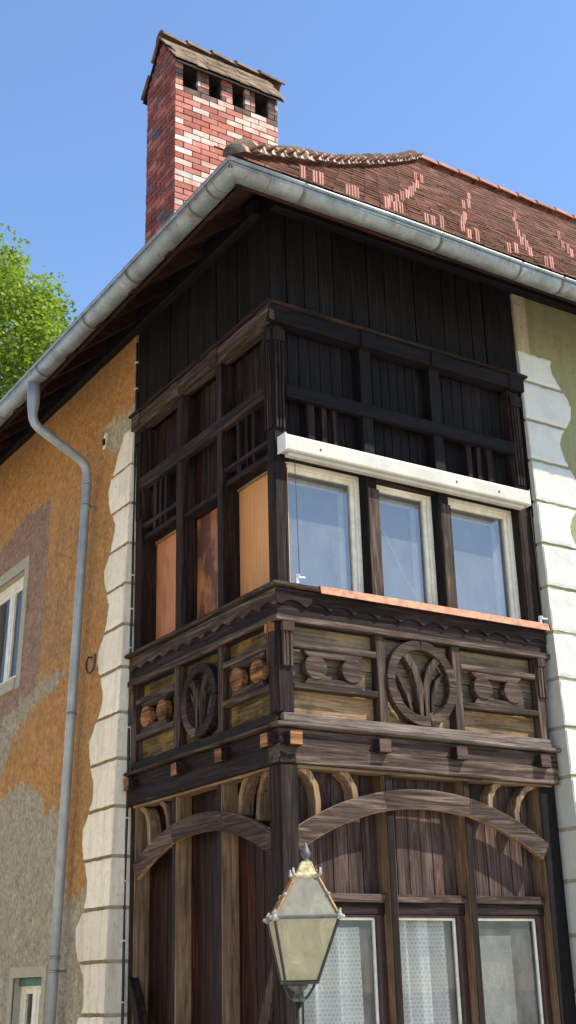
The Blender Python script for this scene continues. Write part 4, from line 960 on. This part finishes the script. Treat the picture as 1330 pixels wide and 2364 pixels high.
while x < CX1 - 0.05:
    roof_keep = roof; d = Vector((1, 0, 0)); b = MB(); K = 7; p0 = Vector((x, ym, 13.875 + R.uniform(-.01, .01))); p1 = Vector((x + 0.43, ym, 13.86))
    for (p, r) in ((p0, 0.115), (p1, 0.09)):
        for rr_ in (r, r - 0.02):
            for q in range(K):
                t = PI * q / (K - 1); b.v.append((p.x, p.y + rr_ * math.cos(t), p.z - 0.04 + rr_ * math.sin(t)))
    for q in range(K - 1):
        for f in ((q, q + 1, 2 * K + q + 1, 2 * K + q), (K + q, 3 * K + q, 3 * K + q + 1, K + q + 1), (q, K + q, K + q + 1, q + 1), (2 * K + q, 2 * K + q + 1, 3 * K + q + 1, 3 * K + q)):
            b.f.append(f); b.m.append(0)
    b.build('cap_ridge_tile', M_captile, chim); x += 0.39

# ------------------------------------------------------------------ things behind the lower windows
def curtain(u0, u1, z0, z1, o, label, folds, seed):
    n = 90; v = []; f = []; uv = []; rr_ = random.Random(seed); phs = [rr_.uniform(0, 6) for _ in range(4)]
    zs = frange(z0, z1, 0.12); ln = 0; prev = None; us = []
    for i in range(n + 1):
        t = i / n; oo = 0.085 * math.sin(t * folds * 2 * PI + phs[0]) + 0.04 * math.sin(t * folds * 3.7 * PI + phs[1])
        u = u0 + (u1 - u0) * t
        if prev: ln += math.hypot(u - prev[0], oo - prev[1])
        prev = (u, oo); us.append((u, oo, ln))
    for z in zs:
        for u, oo, l in us: v.append(F(u, o + oo * (0.75 + 0.25 * (z1 - z)), z)); uv.append((l, z))
    for k in range(len(zs) - 1):
        for i in range(n): a = k * (n + 1) + i; f.append((a, a + 1, a + n + 2, a + n + 1))
    me = bpy.data.meshes.new('lace_curtain'); me.from_pydata(v, [], f); me.materials.append(M_lace)
    ul = me.uv_layers.new(name='UVMap')
    for lp_ in me.loops: ul.data[lp_.index].uv = uv[lp_.vertex_index]
    me.polygons.foreach_set('use_smooth', [True] * len(me.polygons))
    o_ = bpy.data.objects.new('lace_curtain', me); col.objects.link(o_)
    return tag(o_, label, 'curtain', 'lace curtains in the lower windows')
curtain(0.20, 0.88, 0.32, 2.05, -0.32, 'white lace curtain in the lower window behind the street lantern', 3.0, 3)
curtain(1.19, 1.80, 0.32, 2.10, -0.32, 'white lace curtain in the middle lower window', 2.6, 5)
b = MB().box(F, 2.14, 2.60, -0.34, -0.31, 0.32, 1.98).build('grey_panel', M_board)
tag(b, 'plain grey board leaning behind the right-hand lower window', 'board')

# ------------------------------------------------------------------ street lamp
LX, LY = -1.186, -2.007
lamp = empty('street_lamp', (LX, LY, GZ), 'old square street lantern with yellowed glass on thin dark post', 'street lamp')
lamp.rotation_euler = (0, 0, 0)
yaw = math.radians(-32.9 + 7)
ca, sa = math.cos(yaw), math.sin(yaw)
def lmp(x, y, z):
    lean = 0.085 * (z - 1.5) if z > 1.4 else 0
    return (LX + ca * x - sa * y + lean * 0.84, LY + sa * x + ca * y - lean * 0.54, z)
def ring4(h, z): return [lmp(-h, -h, z), lmp(h, -h, z), lmp(h, h, z), lmp(-h, h, z)]
PINV[lamp.name] = Matrix.Translation((LX, LY, GZ)).inverted()
MB()._lathe([(0.09, 0), (0.09, 0.10), (0.06, 0.16), (0.055, 0.75), (0.065, 0.80), (0.035, 0.88), (0.03, 1.6), (0.022, 2.4), (0.02, 2.83)], (LX, LY, GZ), 14).build('post', M_iron, lamp, smooth=True)
MB()._lathe([(0.03, 0), (0.045, 0.015), (0.03, 0.03), (0.02, 0.05), (0.05, 0.075), (0.065, 0.085), (0.05, 0.10)], lmp(0, 0, 1.515), 14).build('socket', M_leadgrey, lamp, smooth=True)
HB, HT, ZB, ZT = 0.096, 0.195, 1.622, 1.985
HC, ZC = 0.068, 2.225
bars = MB(); b0, b1 = ring4(HB, ZB), ring4(HT, ZT)
for k in range(4):
    bars.tube([b0[k], b1[k]], 0.0095, 6); bars.tube([b0[k], b0[(k + 1) % 4]], 0.012, 6)
bars.build('lantern_frame', M_iron, lamp)
rim = MB()
for k in range(4): rim.tube([b1[k], b1[(k + 1) % 4]], 0.013, 8)
rim.build('rim', M_leadgrey, lamp)
c0_ = ring4(HC, ZC)
for k in range(4):
    p = MB(); q = [b0[k], b0[(k + 1) % 4], b1[(k + 1) % 4], b1[k]]; p.poly(q); p.build('pane', M_lampglass, lamp, recalc=False)
    p = MB(); p.poly([b1[k], b1[(k + 1) % 4], c0_[(k + 1) % 4], c0_[k]]); p.build('roof_pane', M_lamproof, lamp, recalc=False)
    MB().tube([b1[k], c0_[k]], 0.010, 6).build('roof_rib', M_lampcop, lamp)
    cx_, cy_, cz_ = b1[k]; o = MB()
    for (dx, dy, dz, r) in ((0, 0, 0.0, 0.021), (0.0, 0, 0.022, 0.013), (0.008, 0.004, 0.038, 0.008), (-0.018, 0.01, 0.0, 0.012), (0.018, -0.01, -0.002, 0.012)):
        o._lathe([(r * math.cos(t), r * math.sin(t)) for t in frange(-1.4, 1.4, 0.5)], (cx_ + dx, cy_ + dy, cz_ + dz), 8)
    o.build('corner_ornament', M_lichen, lamp, smooth=True)
    mx_, my_, mz_ = [(a + c) / 2 for a, c in zip(b1[k], c0_[k])]
    MB()._lathe([(0.012 * math.cos(t), 0.012 * math.sin(t)) for t in frange(-1.4, 1.4, 0.5)], (mx_, my_, mz_ + 0.012), 8).build('rib_bead', M_lichen, lamp, smooth=True)
    tx, ty, tz = c0_[k]; o = MB(); vx, vy = tx - lmp(0, 0, tz)[0], ty - lmp(0, 0, tz)[1]; l_ = math.hypot(vx, vy)
    o.tube([(tx, ty, tz - 0.005), (tx + vx / l_ * 0.02, ty + vy / l_ * 0.02, tz + 0.015), (tx + vx / l_ * 0.022, ty + vy / l_ * 0.022, tz + 0.05)], [0.012, 0.011, 0.006], 7)
    o.build('cap_ornament', M_lichen, lamp, smooth=True)
cap = MB(); lv = [(HC + 0.008, ZC - 0.012), (HC + 0.006, ZC + 0.012), (HC - 0.01, ZC + 0.022), (0.036, ZC + 0.078), (0.032, ZC + 0.09)]
for h, z in lv: cap.v += ring4(h, z)
for k in range(len(lv) - 1):
    for q in range(4): a = 4 * k + q; b_ = 4 * k + (q + 1) % 4; cap.f.append((a, b_, b_ + 4, a + 4)); cap.m.append(0)
cap.f.append((0, 1, 2, 3)); cap.m.append(0); e_ = 4 * (len(lv) - 1); cap.f.append((e_, e_ + 1, e_ + 2, e_ + 3)); cap.m.append(0)
cap.build('cap', M_lampcap, lamp, 0.003)
MB()._lathe([(0.034, 0), (0.026, 0.012), (0.016, 0.018), (0.014, 0.026), (0.026, 0.036), (0.031, 0.052), (0.028, 0.064), (0.022, 0.075), (0.012, 0.105), (0.004, 0.122), (0.001, 0.126)], lmp(0, 0, ZC + 0.085), 14).build('finial', M_leadgrey, lamp, smooth=True)
for s_ in (-1, 1):
    for ax_ in (0, 1):
        pth = [(HB, ZB), (HB - 0.012, ZB - 0.03), (0.055, ZB - 0.08), (0.03, ZB - 0.10), (0.012, ZB - 0.105)]
        MB().tube([lmp(s_ * h, 0, z) if ax_ == 0 else lmp(0, s_ * h, z) for h, z in pth], 0.008, 7).build('bracket_arm', M_iron, lamp, smooth=True)

# ------------------------------------------------------------------ tree behind the house
tree = empty('tree', (0.8, 22.0, GZ), 'tall leafy green tree rising behind the left eaves', 'tree')
PINV[tree.name] = Matrix.Translation((0.8, 22.0, GZ)).inverted()
tc = Vector((1.8, 22.0, 16.2)); rt = random.Random(4)
tk = MB(); tk.tube([(0.8, 22, GZ), (0.75, 22, 3), (0.9, 22.1, 8), (0.9, 22, 13), (1.0, 22, 17.5)], [0.5, 0.42, 0.34, 0.22, 0.06], 12)
for k in range(14):
    a = rt.uniform(0, 2 * PI); z = rt.uniform(11, 15.5); l = rt.uniform(1.8, 3.2)
    tk.tube([(0.88, 22.05, z), (0.88 + math.cos(a) * l * .5, 22.05 + math.sin(a) * l * .5, z + 1.2), (0.88 + math.cos(a) * l, 22.05 + math.sin(a) * l, z + 3.0)], [0.14, 0.09, 0.03], 7)
tk.build('trunk', M_bark, tree, smooth=True)
v = []; f = []; colr = []
clumps = []
for k in range(680):
    d = Vector((rt.gauss(0, 1), rt.gauss(0, 1), rt.gauss(0, 1))).normalized(); rr_ = rt.uniform(0.55, 1.0) ** 0.5
    wob = 1 + 0.16 * noise.noise(d * 2.2)
    clumps.append((tc + Vector((d.x * 5.3, d.y * 5.3, d.z * 5.0)) * rr_ * wob, rt.uniform(0.45, 0.85), rt.uniform(0.75, 1.25)))
for cpos, cr_, tone in clumps:
    for k in range(270):
        d = Vector((rt.gauss(0, 1), rt.gauss(0, 1), rt.gauss(0, 0.75))); d = d.normalized() * (rt.random() ** 0.4) * cr_
        p = cpos + d; a = Vector((rt.gauss(0, 1), rt.gauss(0, 1), rt.gauss(0, 0.5))).normalized(); nrm = Vector((rt.gauss(0, .6), rt.gauss(0, .6), 1)).normalized()
        b2 = a.cross(nrm).normalized(); l = rt.uniform(0.075, 0.14); wd = l * 0.42; i = len(v)
        v += [tuple(p - a * l * .5), tuple(p + b2 * wd), tuple(p + a * l * .6 - nrm * 0.02), tuple(p - b2 * wd)]; f.append((i, i + 1, i + 2, i + 3))
        t = tone * rt.uniform(0.75, 1.25); cc_ = (0.17 * t, 0.225 * t, 0.03 * t, 1) if rt.random() < 0.7 else (0.24 * t, 0.29 * t, 0.075 * t, 1)
        colr += list(cc_) * 4
me = bpy.data.meshes.new('crown'); me.from_pydata(v, [], f); me.materials.append(M_leaf)
ca_ = me.color_attributes.new('tone', 'FLOAT_COLOR', 'POINT'); ca_.data.foreach_set('color', colr)
o = bpy.data.objects.new('crown', me); col.objects.link(o); o.parent = tree; o.matrix_parent_inverse = PINV[tree.name]

# ------------------------------------------------------------------ unseen house added across the lane to bounce sunlight onto the side wall
M_opp = plaster('warm_cream_plaster', (0.84, 0.75, 0.58), (0.6, 0.5, 0.36), 5, 0.25)
opp = empty('added_bounce_house', (-12.0, 5.0, GZ), 'unseen cream plastered house with tiled roof and dark windows, added to bounce light', 'house')
OX = -11.5
def OP(u, o, z): return (OX + o, u, z)
wl = [(-7.0, 17.0)]; rows = [(0.2, 1.9), (3.2, 4.9), (6.2, 7.7)]; wc = frange(-5.2, 15.2, 2.55)
us = sorted([-7.0, 17.0] + [c + d for c in wc for d in (-0.5, 0.5)]); zs = sorted([GZ, 9.0] + [z for r in rows for z in r])
b = MB()
for i in range(len(us) - 1):
    for k in range(len(zs) - 1):
        if i % 2 == 1 and k % 2 == 1: continue
        b.poly([OP(us[i], 0, zs[k]), OP(us[i + 1], 0, zs[k]), OP(us[i + 1], 0, zs[k + 1]), OP(us[i], 0, zs[k + 1])])
b.poly([(OX, -7, GZ), (OX - 9, -7, GZ), (OX - 9, -7, 9), (OX - 4.5, -7, 13), (OX, -7, 9)]); b.poly([(OX, 17, GZ), (OX - 9, 17, GZ), (OX - 9, 17, 9), (OX - 4.5, 17, 13), (OX, 17, 9)]); b.poly([(OX - 9, -7, GZ), (OX - 9, 17, GZ), (OX - 9, 17, 9), (OX - 9, -7, 9)])
b.build('wall', M_opp, opp, recalc=False)
b = MB()
for sx_ in (0, 1):
    x0, x1 = (OX + 0.6, OX - 4.5) if sx_ == 0 else (OX - 9.6, OX - 4.5)
    b.hexa([(x0, -7.4, 8.5), (x0, 17.4, 8.5), (x1, 17.4, 13.1), (x1, -7.4, 13.1), (x0, -7.4, 8.65), (x0, 17.4, 8.65), (x1, 17.4, 13.25), (x1, -7.4, 13.25)])
b.build('roof', M_tile[0], opp)
for c in wc:
    for z0, z1 in rows:
        f = MB(); f.box(OP, c - 0.5, c - 0.42, -0.12, -0.06, z0, z1); f.box(OP, c + 0.42, c + 0.5, -0.12, -0.06, z0, z1); f.box(OP, c - 0.42, c + 0.42, -0.12, -0.062, z0, z0 + 0.08); f.box(OP, c - 0.42, c + 0.42, -0.12, -0.062, z1 - 0.08, z1); f.box(OP, c - 0.03, c + 0.03, -0.115, -0.065, z0 + 0.08, z1 - 0.08)
        f.box(OP, c - 0.58, c + 0.58, 0.003, 0.09, z0 - 0.08, z0 - 0.003)
        wo_ = f.build('window', M_cream, opp)
        p = MB(); p.poly([OP(c - 0.42, -0.1, z0), OP(c + 0.42, -0.1, z0), OP(c + 0.42, -0.1, z1), OP(c - 0.42, -0.1, z1)]); p.build('pane', M_darkglass, wo_, recalc=False)
